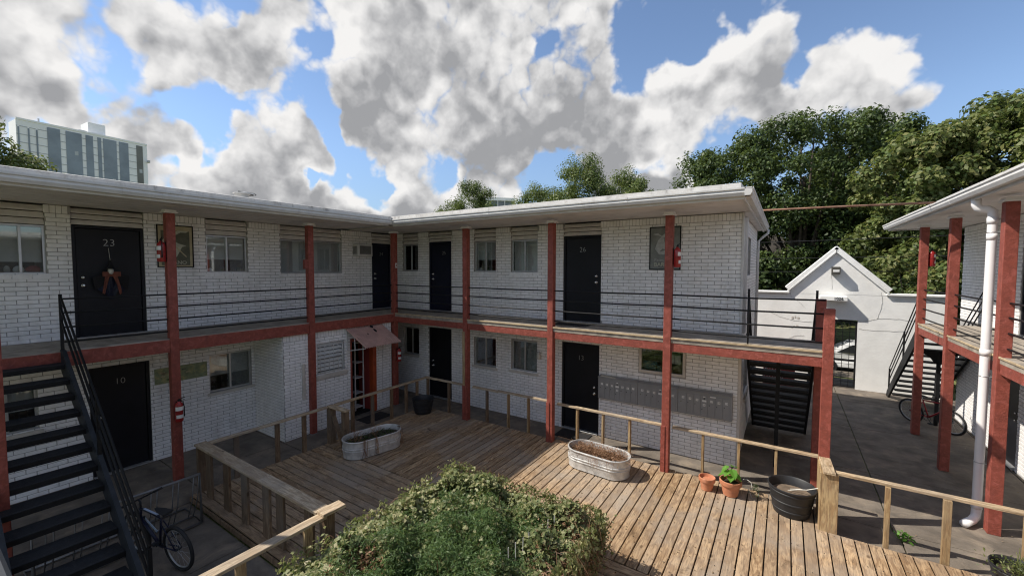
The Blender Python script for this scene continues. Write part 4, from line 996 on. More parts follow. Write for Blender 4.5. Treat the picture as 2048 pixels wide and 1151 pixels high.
def tpot(loc, r, h, label, plant):
    p_ = empty('flower_pot', loc, label, 'flower pot', None, 0, world=False)
    q = MB(); q.lathe([(r*.62, 0), (r*.66, .005), (r*.86, h*.70), (r*.97, h*.70), (r*1.0, h*.74), (r, h*.98), (r*.97, h), (r*.90, h), (r*.87, h*.9), (r*.82, h*.72)], 32, cap0=True); q.build('pot_wall', 'terracotta', p_, 'auto')
    q = MB(); q.lathe([(.004, h*.74), (r*.84, h*.76)], 24); q.build('soil', 'soil' if plant else 'terracotta', p_)
    if plant:
        q = MB()
        for i in range(7):
            a = i*.9+.4; L_ = random.uniform(.22, .33); dx, dy = math.cos(a), math.sin(a)*.6; base = Vector((-.01, 0, h*.74)); tip = base+Vector((dx*.07, dy*.07, L_*.8))
            q.tube([base, (base+tip)/2+Vector((dx*.02, 0, .02)), tip], .004, 5, caps=False)
        q.build('stem', 'leaf_fresh', p_)
        for i in range(13):
            a = i*2.4; L_ = random.uniform(.13, .19); d = Vector((math.cos(a), math.sin(a), random.uniform(-.7, .15))).normalized(); s_ = d.cross(Vector((0, 0, 1))).normalized()
            b = Vector((math.cos(a)*.03, math.sin(a)*.03, h*.74+.12+.015*i)); q = MB(); w_ = L_*.36; up_ = Vector((0, 0, .02))
            pts = [b, b+d*L_*.3+s_*w_+up_, b+d*L_*.7+s_*w_*.8+Vector((0, 0, -.01)), b+d*L_*1.0+Vector((0, 0, -.05)), b+d*L_*.7-s_*w_*.8+Vector((0, 0, -.01)), b+d*L_*.3-s_*w_+up_, b+d*L_*.3, b+d*L_*.7+Vector((0, 0, -.02))]
            q.add(pts, [(0, 6, 1), (1, 6, 7, 2), (2, 7, 3), (3, 7, 4), (4, 7, 6, 5), (5, 6, 0)]); q.build('large_leaf', 'leaf_fresh', p_)
    return p_
tpot((-1.07, 7.98, ZD+.004), .138, .23, 'small empty terracotta pot on the deck left of the leafy pot', False)
tpot((-.70, 8.02, ZD+.004), .178, .265, 'larger terracotta pot holding a bright green leafy plant', True)
def tub(loc, label, fill=True, r=.30, h=.40, group='black plastic barrel tubs'):
    t_ = empty('plastic_tub', loc, label, 'planter', group, 0, world=False); pr = [(r*.74, 0), (r*.76, .008)]
    for z in (.20, .50, .84):
        f = .76+.24*z; pr += [(r*f, h*z-.012), (r*f+.008, h*z-.006), (r*f+.008, h*z+.012), (r*(f+.005), h*z+.018)]
    pr += [(r*.985, h*.93), (r*1.03, h*.95), (r*1.03, h*.99), (r*.99, h), (r*.95, h*.97), (r*.88, h*.68)]
    q = MB(); q.lathe(pr, 40, cap0=True); q.build('tub_wall', 'plastic_black', t_, 'auto')
    q = MB(); q.lathe([(.005, h*.70), (r*.90, h*.69)], 24); q.build('soil', 'soil' if not fill else 'dirt', t_)
    return t_
t1 = tub((.18, 7.98, ZD+.004), 'black plastic barrel planter half in sun against the corner rail post', r=.325, h=.45)
q = MB(); q.tube([(-.05, 0, .34), (.08, -.02, .40), (.2, 0, .42), (.34, .0, .49), (.40, -.02, .40)], .008, 5); q.tube([(-.02, .05, .35), (.1, .06, .38), (.2, .03, .40)], .006, 5); q.build('twig', 'paper', t1)
tub((-8.17, 8.02, ZD+.004), 'black plastic barrel planter in shade at the far corner of the deck', False, r=.29, h=.40)
t3 = tub((2.45, 7.42, ZD+.004), 'dark tub with straggling yellow-green plant at the lower right', False, r=.24, h=.34, group=None)
rg = np.random.default_rng(9); Pq = np.stack([rg.normal(.02, .14, 420), rg.normal(-.05, .12, 420), rg.uniform(.24, .42, 420)], 1)
np_mesh('plant_leaves', leaves_mesh(Pq, np.tile([0, -.3, 1.], (len(Pq), 1)), .022, .35, .8, 10), 'leaf_olive', t3)['kind'] = 'stuff'
q = MB()
for i in range(26):
    a = Vector((rg.normal(0, .08), rg.normal(-.02, .08), .23)); d = Vector((rg.normal(.03, .10), rg.normal(-.02, .1), rg.uniform(.08, .30))); q.tube([a, a+d*.5, a+d], .003, 4, caps=False)
tag(q.build('plant_stem', 'leaf_olive', t3), kind='stuff')
q = MB(); q.tube([(-.52, 8.2, .36), (-.46, 8.18, .38), (-.40, 8.16, .36), (-.38, 8.15, .28), (-.42, 8.15, .2), (-.38, 8.1, .13)], .006, 5)
sp = empty('uprooted_plant', (-.38, 8.15, ZD), 'small pale root with dark green sprigs leaning on the rail beside the leafy pot', 'plant'); q.build('root', 'paper', sp, True)
Pq = np.stack([rg.normal(-.33, .035, 90), rg.normal(8.12, .03, 90), rg.uniform(.16, .36, 90)], 1); np_mesh('sprig', leaves_mesh(Pq, np.tile([0, 0, 1.], (90, 1)), .03, .18, .8, 11), 'leaf_dark', sp)
def weed(loc, n, r, label):
    rg = np.random.default_rng(n); P_ = np.stack([rg.normal(loc[0], r*.5, n), rg.normal(loc[1], r*.5, n), rg.uniform(.01, r, n)], 1)
    tag(np_mesh('weed', leaves_mesh(P_, np.tile([0, 0, 1.], (n, 1)), .035, .45, .7, n), 'leaf_fresh'), label, 'weed')
weed((1.60, 8.30), 46, .11, 'bright green weed growing from the pavement joint behind the right railing')

def gpos():
    while True:
        x, y = random.uniform(-11, 3.8), random.uniform(-1, 17.6)
        if -8.6 < x < .6 and 1 < y < 8.4: continue
        if x > .5 and 3 < y < 7.6: continue
        if x > 0 and y < 3: continue
        return x, y, .012
scatter('ground_litter', 'leaf_litter', 900, gpos, .016, 'small dry leaves strewn over the concrete paving round the deck', 'litter')
# door mats
for (x, y, a, b, z, lab) in ((-4.15, 8.95, .42, .26, ZS, 'black doormat on the upper walkway in front of door 26'), (-9.20, 7.22, .24, .40, .005, 'black doormat on the ground before the orange closet doorway'), (-4.2, 9.1, .40, .24, .006, 'dark doormat on the ground before door 13')):
    q = MB(); q.box(x-a, y-b, z+.001, x+a, y+b, z+.014, .005); tag(q.build('doormat', 'mat_fibre'), lab, 'doormat')

# ================================================================== MAILBOXES
mbx = empty('mailbox_bank', (-2.2, YB, .95), 'long grey bank of numbered mailboxes on the lower brick wall', 'mailbox')
banks = ((-3.66, -2.72, ['1', '2', '3', '4', '5', '6', '7']), (-2.715, -1.86, ['8', '9', '10', '11', '12', '12A']), (-1.855, -.82, ['13', '14', '15', '16', '17', '18', 'S']))
banks = ((-3.66, -2.72, ['1', '2', '3', '4', '5', '6', '7']), (-2.715, -1.86, ['8', '9', '10', '', '11', '12']), (-1.855, -.82, ['13', '14', '15', '16', '17', '18', '19']))
for a, b, nums in banks:
    q = MB(); FB.box(q, a, b, .008, .125, .97, 1.47, .006); fr_ = q.build('cabinet', 'mailbox', mbx)
    q = MB(); q.extrude([(.005, 1.475), (.15, 1.475), (.15, 1.487), (.005, 1.515)], lambda n, z: FB.p(a, n, z), lambda n, z: FB.p(b-.003, n, z)); q.build('hood', 'mailbox', mbx)
    n = len(nums); wd = (b-a-.07)/n
    for i, s_ in enumerate(nums):
        u = a+.035+wd*i; q = MB(); FB.box(q, u+.003, u+wd-.003, .127, .134, 1.0, 1.42, .002); d_ = q.build('mailbox_door', 'mailbox', mbx)
        low = .10 if i == 3 else 0; zc = 1.325-low-.006*(i % 3)
        if s_:
            q = MB(); FB.box(q, u+wd/2-.024, u+wd/2+.024, .135, .1365, zc-.024, zc+.024); q.build('number_label', 'label_white', d_)
            text('mailbox_number', s_, .048 if len(s_) < 2 else .042, d_, 'label_black', FB.p(u+wd/2, .1375, zc), (1, 0, 0), (0, 0, 1), .001)
        q = MB(); c = FB.p(u+.03, .134, zc-.09); q.tube([c, c+Vector((0, -.012, 0))], .008, 8); q.build('lock', 'chrome' if i in (0,) else 'dark_steel', d_)
    u = a+.035+wd*3.5; q = MB(); FB.box(q, u-.04, u+.04, .135, .138, 1.29, 1.33); FB.box(q, u-.02, u+.02, .135, .138, 1.385, 1.405); q.build('name_plate', 'label_white', mbx)
    q = MB(); c = FB.p(u, .134, 1.36); q.tube([c, c+Vector((0, -.015, 0))], .012, 8); q.build('master_lock', 'black_metal', mbx)
q = MB(); q.beam((-3.6, 9.35, 1.503), (-3.25, 9.35, 1.497), .09, .012); tag(q.build('envelope', 'paper'), 'white envelope lying on the hood at the left end of the mailboxes', 'envelope')
q = MB(); FB.box(q, -1.23, -1.12, .135, .138, 1.40, 1.425); q.build('name_plate', 'label_white', mbx)

# ================================================================== FIRE EXTINGUISHERS
def extinguisher(loc, rz, label):
    e = empty('fire_extinguisher', loc, label, 'fire extinguisher', 'red fire extinguishers on the posts', rz, world=False)
    q = MB(); q.lathe([(.02, -.21), (.066, -.205), (.075, -.19), (.075, .13), (.068, .165), (.035, .195), (.026, .215)], 20, (0, -.085, 0), cap0=True); q.build('cylinder', 'ext_red', e, True)
    q = MB(); q.tube([(0, -.085, .205), (0, -.085, .245)], .024, 10); q.beam((-.02, -.085, .25), (.11, -.10, .285), .022, .012); q.beam((-.02, -.085, .235), (.10, -.10, .235), .022, .010); q.build('valve_handle', 'black_metal', e)
    q = MB(); q.tube([(.02, -.085, .225), (.07, -.09, .19), (.092, -.10, .08), (.090, -.10, -.06), (.085, -.10, -.12)], [.009, .009, .009, .011, .015], 8); q.build('hose', 'rubber', e, True)
    for z0, z1, a in ((.03, .11, 1.25), (-.13, -.06, 1.0)):
        q = MB(); n = 8; vs = []; 
        for k in range(n+1):
            t_ = -math.pi/2+a*(k/n*2-1); vs += [(.0765*math.cos(t_), -.085+.0765*math.sin(t_), z0), (.0765*math.cos(t_), -.085+.0765*math.sin(t_), z1)]
        q.add(vs, [(2*k, 2*k+2, 2*k+3, 2*k+1) for k in range(n)]); q.build('label_sheet', 'label_white', e)
    q = MB(); q.box(-.03, -.012, -.15, .03, 0, .2, .003); q.tube([(.078*math.cos(t_), -.085+.078*math.sin(t_), 0.0) for t_ in np.linspace(0, 6.0, 14)], .004, 5, closed=True); q.build('bracket', 'black_metal', e)
    e.scale = (.86, .86, .9)
    return e
e0 = extinguisher((PXL+.072, 2.99, 1.36), rad(90), 'fire extinguisher low on the red post to the right of door 10')
def ext_copy(loc, rz, label):
    c = copy_tree(e0); c.location = loc; c.rotation_euler = (0, 0, rz); c['label'] = label
ext_copy((PXL+.02, 2.925, 4.34), 0, 'fire extinguisher at the upper level in front of the tan poster')
ext_copy((PXL+.072, 8.30, 1.50), rad(90), 'fire extinguisher on the shaded corner post right of the awning')
ext_copy((-1.788, 8.28, 4.26), rad(90), 'fire extinguisher at the upper level beside the grey poster')
ext_copy((PXR+.076, 13.87, 4.30), rad(90), 'fire extinguisher on the farthest red post of the right wing')
for (x, y, z, rz, lab) in ((PXL+.072, 8.30, 4.12, rad(90), 'small white notice sign high on the shaded corner post'),):
    s_ = empty('notice_sign', (x, y, z), lab, 'sign', None, rz, world=False); q = MB(); q.box(-.035, -.004, -.07, .035, 0, .07, .001); q.build('plate', 'label_white', s_)
    q = MB(); q.box(-.012, -.006, -.03, .012, -.0045, .035); q.build('symbol', 'far_red', s_)
# electric box on the second left post
eb = empty('meter_box', (PXL-.0, 5.62, 4.2), 'dark red electrical box with cables on the upper part of the second post', 'electrical box')
q = MB(); q.box(PXL-.04, 5.55, 4.02, PXL+.05, 5.628, 4.24, .006); q.build('box', 'red_post', eb)
q = MB()
for i in range(7): a = Vector((PXL-.02+.012*i, 5.62, 4.3+.05*i)); q.tube([a, a+Vector((.0, -.07, .02)), a+Vector((.02, -.11, -.05+.02*i))], .004, 4)
q.build('cable', 'rubber', eb)
# lamps
wl = empty('wall_lamp', (-5.32, YB, 1.78), 'small metal jar lamp on the brick wall left of door 13', 'wall lamp')
q = MB(); q.lathe([(.02, .10), (.05, .09), (.06, .06), (.03, .05)], 12, (-5.32, YB-.075, 1.78)); q.tube([(-5.32, YB-.0, 1.86), (-5.32, YB-.075, 1.875)], .014, 8); q.build('lamp_cap', 'aluminium', wl, True)
q = MB(); q.lathe([(.035, .05), (.05, .03), (.052, -.07), (.03, -.10), (.01, -.105)], 14, (-5.32, YB-.075, 1.78)); q.build('lamp_glass', 'bulb_glass', wl, True)
dl = empty('ceiling_lamp', (-9.85, 3.55, 2.48), 'round white dome lamp under the left walkway beside the first post', 'ceiling lamp')
q = MB(); q.lathe([(.17, 0), (.165, -.03), (.12, -.075), (.05, -.10), (.002, -.105)], 24, (-9.85, 3.55, 2.478)); q.build('lamp_shade', 'bulb_glass', dl, True)
q = MB(); q.lathe([(.18, 0), (.18, -.015), (.165, -.017)], 24, (-9.85, 3.55, 2.48)); q.build('lamp_rim', 'aluminium', dl, True)
# window air conditioner
ac = empty('air_conditioner', (XL, 8.12, 4.4), 'small white window air conditioner left of the navy door 24', 'air conditioner')
q = MB(); FL.box(q, 7.88, 8.40, -.05, .27, 4.40, 4.76, .012); q.build('casing', 'white_trim', ac)
q = MB(); FL.box(q, 7.94, 8.34, .272, .277, 4.46, 4.71, .002); q.build('grille_backing', 'grille', ac)
for i in range(9): q = MB(); FL.box(q, 7.95, 8.33, .278, .286, 4.468+i*.027, 4.475+i*.027); q.build('grille_slat', 'aluminium', ac)
q = MB()
for k in range(4): FL.box(q, 7.876, 7.879, .03+.055*k, .055+.055*k, 4.46, 4.70)
q.build('side_vent', 'dark_steel', ac)
q = MB(); q.tube([FL.p(8.0, .03, 4.40), FL.p(8.02, .01, 4.33), FL.p(8.13, .008, 4.30), FL.p(8.14, .008, 2.75)], .006, 5); q.build('drain_tube', 'white_trim', ac)
# framed pictures on the walls
def frame(F, u0, u1, z0, z1, label, border, bg):
    f = empty('framed_poster', F.p((u0+u1)/2, 0, z0), label, 'poster'); q = MB(); t_ = .022
    for a, b, c, d in ((u0, u1, z0, z0+t_), (u0, u1, z1-t_, z1), (u0, u0+t_, z0+t_, z1-t_), (u1-t_, u1, z0+t_, z1-t_)): F.box(q, a, b, .012, .035, c, d, .003)
    q.build('frame', 'black_metal', f); q = MB(); F.box(q, u0+.01, u1-.01, .010, .022, z0+.01, z1-.01); q.build('mount', border, f)
    q = MB(); m_ = .05; F.box(q, u0+m_+.02, u1-m_-.02, .0225, .0245, z0+m_, z1-m_-(.07 if border == 'poster_tan' else 0)); q.build('print', bg, f); return f
def blob(F, f, pts, matn, n=.026, name='drawn_shape'):
    q = MB(); q.extrude(pts, lambda u, z: F.p(u, n, z), lambda u, z: F.p(u, n+.0012, z)); q.build(name, matn, f)
fp = frame(FL, 3.19, 3.83, 4.05, 4.95, 'tan and olive framed poster behind the first red post with pale shapes and lettering', 'poster_tan', 'poster_olive')
blob(FL, fp, [(3.46, 4.78), (3.56, 4.84), (3.74, 4.83), (3.70, 4.80), (3.60, 4.80), (3.50, 4.73), (3.44, 4.73)], 'poster_pale')
blob(FL, fp, [(3.27, 4.60), (3.31, 4.66), (3.38, 4.64), (3.50, 4.60), (3.56, 4.56), (3.70, 4.52), (3.62, 4.49), (3.58, 4.40), (3.52, 4.27), (3.46, 4.42), (3.38, 4.52), (3.30, 4.53)], 'poster_pale', .0275)
blob(FL, fp, [(3.50, 4.52), (3.70, 4.29), (3.69, 4.27), (3.49, 4.50)], 'poster_tan', .029)
text('poster_lettering', 'MILANO', .105, fp, 'poster_pale', FL.p(3.50, .027, 4.155), (0, 1, 0), (0, 0, 1), .002, .001)
fq = frame(FB, -2.54, -1.88, 4.02, 4.96, 'dark grey framed poster with a pale figure beside the third back post', 'poster_grey', 'poster_grey')
blob(FB, fq, [(-2.42, 4.48), (-2.36, 4.66), (-2.25, 4.78), (-2.14, 4.86), (-2.10, 4.78), (-2.16, 4.62), (-2.10, 4.50), (-2.12, 4.40), (-2.24, 4.35), (-2.34, 4.37)], 'poster_light')
blob(FB, fq, [(-2.48, 4.80), (-2.36, 4.82), (-2.26, 4.74), (-2.36, 4.77)], 'poster_light', .0262); blob(FB, fq, [(-2.24, 4.72), (-2.18, 4.76), (-2.17, 4.66), (-2.22, 4.62)], 'poster_grey', .0275)
blob(FB, fq, [(-2.32, 4.42), (-2.26, 4.48), (-2.16, 4.46), (-2.25, 4.43)], 'poster_grey', .0276)
text('poster_lettering', 'Pates', .095, fq, 'poster_light', FB.p(-2.33, .026, 4.235), (1, 0, 0), (0, 0, 1), .002)
text('poster_lettering', 'BAR', .12, fq, 'poster_pale', FB.p(-2.325, .026, 4.135), (1, 0, 0), (0, 0, 1), .002, .002)
ap = empty('wall_art', FL.p(3.55, 0, 1.6), 'faded green and ochre painted panel on the lower wall right of door 10', 'painting')
q = MB(); FL.box(q, 3.07, 4.01, .008, .03, 1.60, 1.93, .004); q.build('panel', 'art_green', ap)
for i in range(9):
    u, z = random.uniform(3.15, 3.92), random.uniform(1.66, 1.86); a = random.uniform(0, 3); c_ = [(u+r*math.cos(t_+a)*.06, z+r*math.sin(t_+a)*.022) for t_, r in zip(np.linspace(0, 5.6, 8), (1, .6, 1, .7, 1, .5, .9, .6))]; blob(FL, ap, c_, random.choice(('leaf_dark', 'poster_tan', 'poster_olive')), .031, 'painted_leaf')
# hanging witch figure on door 23
wd_ = empty('hanging_decoration', FL.p(2.46, .02, 3.55), 'hanging Halloween witch with black hat and orange cape on door 23', 'decoration')
q = MB(); n_ = 14; q.lathe([(.115, 0), (.06, .012), (.045, .03), (.03, .09), (.008, .17)], 16, FL.p(2.46, .06, 4.02), sx=.6); q.build('hat', 'hat', wd_, True)
q = MB(); q.lathe([(.002, -.10), (.035, -.08), (.045, -.03), (.035, .02)], 12, FL.p(2.46, .06, 4.01)); q.build('face', 'paper', wd_, True)
q = MB(); q.tube([FL.p(2.46, .05, 4.18), FL.p(2.46, -.03, 4.42)], .003, 4); q.build('string', 'paper', wd_)
def cloth(name, matn, cols, zt, zb, n0):
    q = MB(); vs = []; 
    for i, (u, ut, zlen) in enumerate(cols):
        for k in range(6):
            f = k/5; vs.append(tuple(FL.p(ut+(u-ut)*f, n0+.02*math.sin(i*1.7+k)*f, zt+(zb+zlen-zt)*f)))
    fs = [(i*6+k, (i+1)*6+k, (i+1)*6+k+1, i*6+k+1) for i in range(len(cols)-1) for k in range(5)]; q.add(vs, fs); q.build(name, matn, wd_)
cloth('robe', 'navy_door', [(2.24, 2.40, .20), (2.30, 2.42, .12), (2.37, 2.43, .08), (2.44, 2.45, -.05), (2.50, 2.47, -.03), (2.56, 2.49, .12), (2.64, 2.50, .06), (2.68, 2.52, .25)], 3.92, 3.48, .03)
cloth('cape', 'cape', [(2.33, 2.38, .02), (2.36, 2.40, .0), (2.40, 2.42, .2), (2.46, 2.45, .42)], 3.94, 3.54, .075)
cloth('cape', 'cape', [(2.46, 2.46, .42), (2.53, 2.49, .22), (2.57, 2.52, .0), (2.61, 2.54, .03)], 3.94, 3.52, .078)
q = MB(); q.add([FL.p(2.40, .07, 3.94), FL.p(2.20, .05, 3.86), FL.p(2.24, .04, 3.62), FL.p(2.36, .06, 3.72), FL.p(2.53, .07, 3.94), FL.p(2.73, .05, 3.88), FL.p(2.70, .04, 3.60), FL.p(2.58, .06, 3.72)], [(0, 1, 2, 3), (4, 7, 6, 5)]); q.build('sleeve', 'hat', wd_)
q = MB(); q.beam(FL.p(2.34, .065, 3.92), FL.p(2.60, .065, 3.92), .03, .09); q.build('shoulder', 'cape', wd_)
# things on window sills
def lump(name, F, u, z, r, matn, label, cat, n=-.155, sx=1., sz=1.):
    q = MB(); q.lathe([(.004, 0), (r*.8, .004), (r, r*.5*sz), (r*.85, r*1.1*sz), (r*.4, r*1.5*sz), (.004, r*1.55*sz)], 12, (0, 0, 0)); o = q.build(name, matn, None, True); o.location = F.p(u, n, z); o.scale = (.6, sx, 1) if F.ax == 'x' else (sx, .6, 1); tag(o, label, cat)
lump('cloth_bag', FL, 1.50, 3.965, .075, 'far_red', 'red cloth bag on the sill of the leftmost upper window', 'bag', sx=1.3)
lump('storage_jar', FL, 1.33, 3.965, .07, 'label_white', 'white round jar beside the red bag on the window sill', 'jar')
lump('storage_jar', FL, 1.20, 3.965, .04, 'paper', 'small pale jar left of the round white jar on the window sill', 'jar', sz=1.8)
for i, (u, r_, mt) in enumerate(((4.20, .05, 'label_white'), (4.44, .04, 'leaf_dark'), (4.80, .06, 'leaf_dark'))):
    lump('sill_ornament', FL, u, 3.965, r_, mt, ('white ornament at the left of the sill left of the second post', 'small dark plant in the middle of that window sill', 'larger dark plant at the right of the sill left of the second post')[i], 'ornament')
for i, (u, r_) in enumerate(((-9.98, .07), (-10.2, .06), (-7.38, .05), (-6.95, .06), (-7.1, .055))):
    lump('potted_plant', FB, u, 3.985, r_, ('leaf_dark', 'label_white')[i in (2,)], ('leafy plant at the right of the sill left of door 25', 'small plant at the left of the sill left of door 25', 'white pot at the left of the sill right of door 25', 'plant at the right end of the sill right of door 25', 'plant in the middle of the sill right of door 25')[i], 'plant')

# ================================================================== BICYCLES
def bicycle(loc, rz, lean, matn, label, decal=False):
    b = empty('bicycle', loc, label, 'bicycle', None, 0, world=False); b.rotation_euler = (lean, 0, rz); b.scale = (.88, .88, .90)
    R_ = .32
    for x in (-.52, .52):
        q = MB(); q.tube([(x+R_*math.cos(a), 0, R_+.025+R_*math.sin(a)) for a in np.linspace(0, 2*math.pi, 41)[:-1]], .026, 8, closed=True); wh = q.build('tyre', 'rubber', b, True)
        q = MB(); q.tube([(x+(R_-.035)*math.cos(a), 0, R_+.025+(R_-.035)*math.sin(a)) for a in np.linspace(0, 2*math.pi, 41)[:-1]], .012, 6, closed=True); q.build('rim', 'aluminium', wh, True)
        q = MB()
        for k in range(16):
            a = k*math.pi/8; q.tube([(x+.015*math.cos(a+1), .02*(-1)**k, R_+.025+.015*math.sin(a+1)), (x+(R_-.04)*math.cos(a), 0, R_+.025+(R_-.04)*math.sin(a))], .0016, 3, caps=False)
        q.build('spokes', 'aluminium', wh); q = MB(); q.tube([(x, -.04, R_+.025), (x, .04, R_+.025)], .022, 10); q.build('hub', 'dark_steel', wh)
    hz = R_+.025; bb = (-.06, 0, .29); st = (-.18, 0, .76); hd = (.33, 0, .80); hl = (.37, 0, .64)
    q = MB(); q.tube([st, hd], .018, 8); q.tube([bb, hl], .024, 8); q.tube([bb, st], .017, 8); q.tube([hd, hl], .022, 8)
    for s_ in (-.045, .045): q.tube([(bb[0], s_*.5, bb[2]), (-.52, s_, hz)], .010, 6); q.tube([(st[0], s_*.5, st[2]-.06), (-.52, s_, hz)], .009, 6)
    fr_ = q.build('frame', matn, b, True)
    if decal: q = MB(); q.beam((.02, -.024, .47), (.30, -.024, .62), .004, .045, up=(0, 0, 1)); q.beam((-.10, 0, .789), (.24, 0, .812), .03, .006); q.build('decal', 'decal', fr_)
    q = MB()
    for s_ in (-.05, .05): q.tube([(.375, s_, .60), (.52, s_, hz)], .015, 8)
    q.beam((.375, -.06, .61), (.375, .06, .61), .03, .03); q.tube([(.33, 0, .80), (.315, 0, .90), (.36, 0, .93)], .014, 8); q.build('fork', 'dark_steel', b, True)
    q = MB(); q.tube([(.30, -.30, .97), (.35, -.14, .94), (.37, 0, .93), (.35, .14, .94), (.30, .30, .97)], .012, 8); hb = q.build('handlebar', 'black_metal', b, True)
    for s_ in (-1, 1):
        q = MB(); q.tube([(.30, s_*.30, .97), (.33, s_*.19, .95)], .018, 8); q.build('grip', 'rubber', hb, True)
    q = MB()
    for s_ in (-1, 1): q.tube([(.36, s_*.17, .95), (.44, s_*.12, .93), (.45, s_*.04, .82), (.42, 0, .66)], .003, 4); q.tube([(.34, s_*.2, .95), (.40, s_*.24, .93)], .006, 5)
    q.build('brake_cable', 'rubber', b)
    q = MB(); q.tube([st, (-.20, 0, .86)], .013, 8); q.build('seat_post', 'aluminium', b, True)
    q = MB(); q.add([(-.36, -.075, .88), (-.36, .075, .88), (-.20, .06, .885), (-.06, .016, .89), (-.06, -.016, .89), (-.20, -.06, .885), (-.36, -.06, .85), (-.36, .06, .85), (-.2, .04, .86), (-.06, .01, .87), (-.06, -.01, .87), (-.2, -.04, .86)],
        [(0, 5, 2, 1), (5, 4, 3, 2), (0, 1, 7, 6), (1, 2, 8, 7), (2, 3, 9, 8), (3, 4, 10, 9), (4, 5, 11, 10), (5, 0, 6, 11), (6, 7, 8, 11), (11, 8, 9, 10)]); q.build('saddle', 'rubber', b)
    q = MB(); q.tube([(bb[0]+.09*math.cos(a), -.05, bb[2]+.09*math.sin(a)) for a in np.linspace(0, 6.28, 21)[:-1]], .005, 5, closed=True); q.tube([(bb[0], -.05, bb[2]), (bb[0]+.12, -.07, bb[2]-.12)], .008, 6); q.tube([(bb[0], .05, bb[2]), (bb[0]-.12, .07, bb[2]+.12)], .008, 6)
    q.box(bb[0]+.08, -.15, bb[2]-.135, bb[0]+.16, -.07, bb[2]-.11); q.box(bb[0]-.16, .07, bb[2]+.11, bb[0]-.08, .15, bb[2]+.135); q.build('crank', 'dark_steel', b)
    q = MB(); q.tube([(bb[0], -.05, bb[2]+.09), (-.52, -.05, hz+.04)], .004, 4); q.tube([(bb[0], -.05, bb[2]-.09), (-.50, -.05, hz-.07)], .004, 4); q.build('chain', 'dark_steel', b)
    return b
bicycle((-7.12, 1.98, 0), rad(192), rad(-4), 'bike_blue', 'blue mountain bicycle parked at the rack below the left staircase', True)
bicycle((3.22, 14.62, 0), rad(-48), rad(7), 'bike_red', 'red bicycle leaning under the staircase behind the right wing posts')
# bicycle rack
rk = empty('bicycle_rack', (-7.9, 2.1, 0), 'grey tubular bicycle rack on the concrete next to the blue bicycle', 'bicycle rack')
xa, xb, ya, yb = -7.62, -8.30, .9, 2.66
q = MB(); q.tube([(xa, ya, .03), (xa-.03, ya, .80), (xa-.03, yb, .80), (xa, yb, .03)], .022, 8); q.build('top_frame', 'rack', rk, True)
q = MB(); q.tube([(xa, ya, .03), (xa, yb, .03), (xb, yb, .03), (xb, ya, .03)], .020, 8, closed=True); q.build('base_frame', 'rack', rk, True)
q = MB(); q.tube([(xa-.3, ya, .03), (xa-.3, yb, .03)], .016, 8); q.build('base_bar', 'rack', rk, True)
for i in range(7):
    y = ya+.12+i*.26
    for dy in (0, .07): q = MB(); q.tube([(xa-.03, y+dy, .79), (xa-.10, y+dy, .4), (xa-.3, y+dy, .04)], .008, 6); q.build('rack_bar', 'rack', rk, True)
# ================================================================== GATE WALL
gw = empty('garden_wall', (1.4, 17.9, 0), 'white stucco courtyard wall with a gabled gateway and hairline cracks', 'wall')
FG = Face('y', 17.9, -1); GX = (1.30, 2.06)
q = MB()
wall_boxes(q, FG, -3.4, 4.2, 0, 3.18, [(GX[0], GX[1], -1, 2.33)], .26)
q.build('wall', 'stucco', gw)
q = MB(); q.extrude([(.14, 3.181), (2.73, 3.181), (2.73, 3.36), (1.42, 4.66), (.14, 3.38)], lambda x, z: Vector((x, 17.895, z)), lambda x, z: Vector((x, 18.155, z))); q.build('gable', 'stucco', gw)
for a, b in (((.04, 3.36), (1.45, 4.77)), ((2.84, 3.35), (1.39, 4.77))):
    q = MB(); q.beam((a[0], 18.02, a[1]), (b[0], 18.02, b[1]), .44, .13, c=.01); q.build('coping', 'stucco', gw)
    q = MB(); q.beam((a[0]*.97+b[0]*.03, 17.84, a[1]-.09), (b[0], 17.84, b[1]-.10), .10, .05, c=.006); q.build('coping_moulding', 'stucco', gw)
q = MB(); q.box(-3.4, 17.80, 3.184, .138, 18.2, 3.25, .01); q.box(2.732, 17.80, 3.184, 4.2, 18.2, 3.25, .01); q.build('coping', 'stucco', gw)
q = MB(); q.box(1.0, 17.56, 2.98, 1.74, 17.892, 3.12, .008); q.build('ledge', 'stucco', gw)
text('house_number', '1026', .13, gw, 'label_black', (1.50, 17.555, 3.05), (1, 0, 0), (0, 0, 1), .006, .002)
def crack(pts):
    P = []
    for (a, b) in zip(pts, pts[1:]):
        for k in range(7): f = k/7; P.append((a[0]+(b[0]-a[0])*f+random.uniform(-.012, .012), a[1]+(b[1]-a[1])*f+random.uniform(-.012, .012)))
    P.append(pts[-1]); q = MB()
    for (a, b) in zip(P, P[1:]): q.beam((a[0], 17.893, a[1]), (b[0], 17.893, b[1]), .005, .004)
    q.build('crack', 'crack', gw)
crack([(.13, 3.3), (.2, 3.05), (.45, 2.85), (.62, 2.65)]); crack([(2.62, 3.3), (2.66, 3.0), (2.62, 2.75), (2.55, 2.42), (2.9, 2.45), (3.5, 2.4)]); crack([(1.74, 2.2), (2.2, 2.3), (2.55, 2.42)]) if False else None
crack([(2.12, 2.30), (2.35, 2.35), (2.55, 2.42)]); crack([(-.5, 2.5), (-.1, 2.3), (.3, 2.2), (1.0, 2.18)]); crack([(2.08, 2.05), (2.5, 2.02), (3.3, 2.06)]); crack([(-.2, 1.3), (.3, 1.65), (.6, 1.7)]); crack([(1.3, 3.9), (1.35, 3.35)])
q = MB()
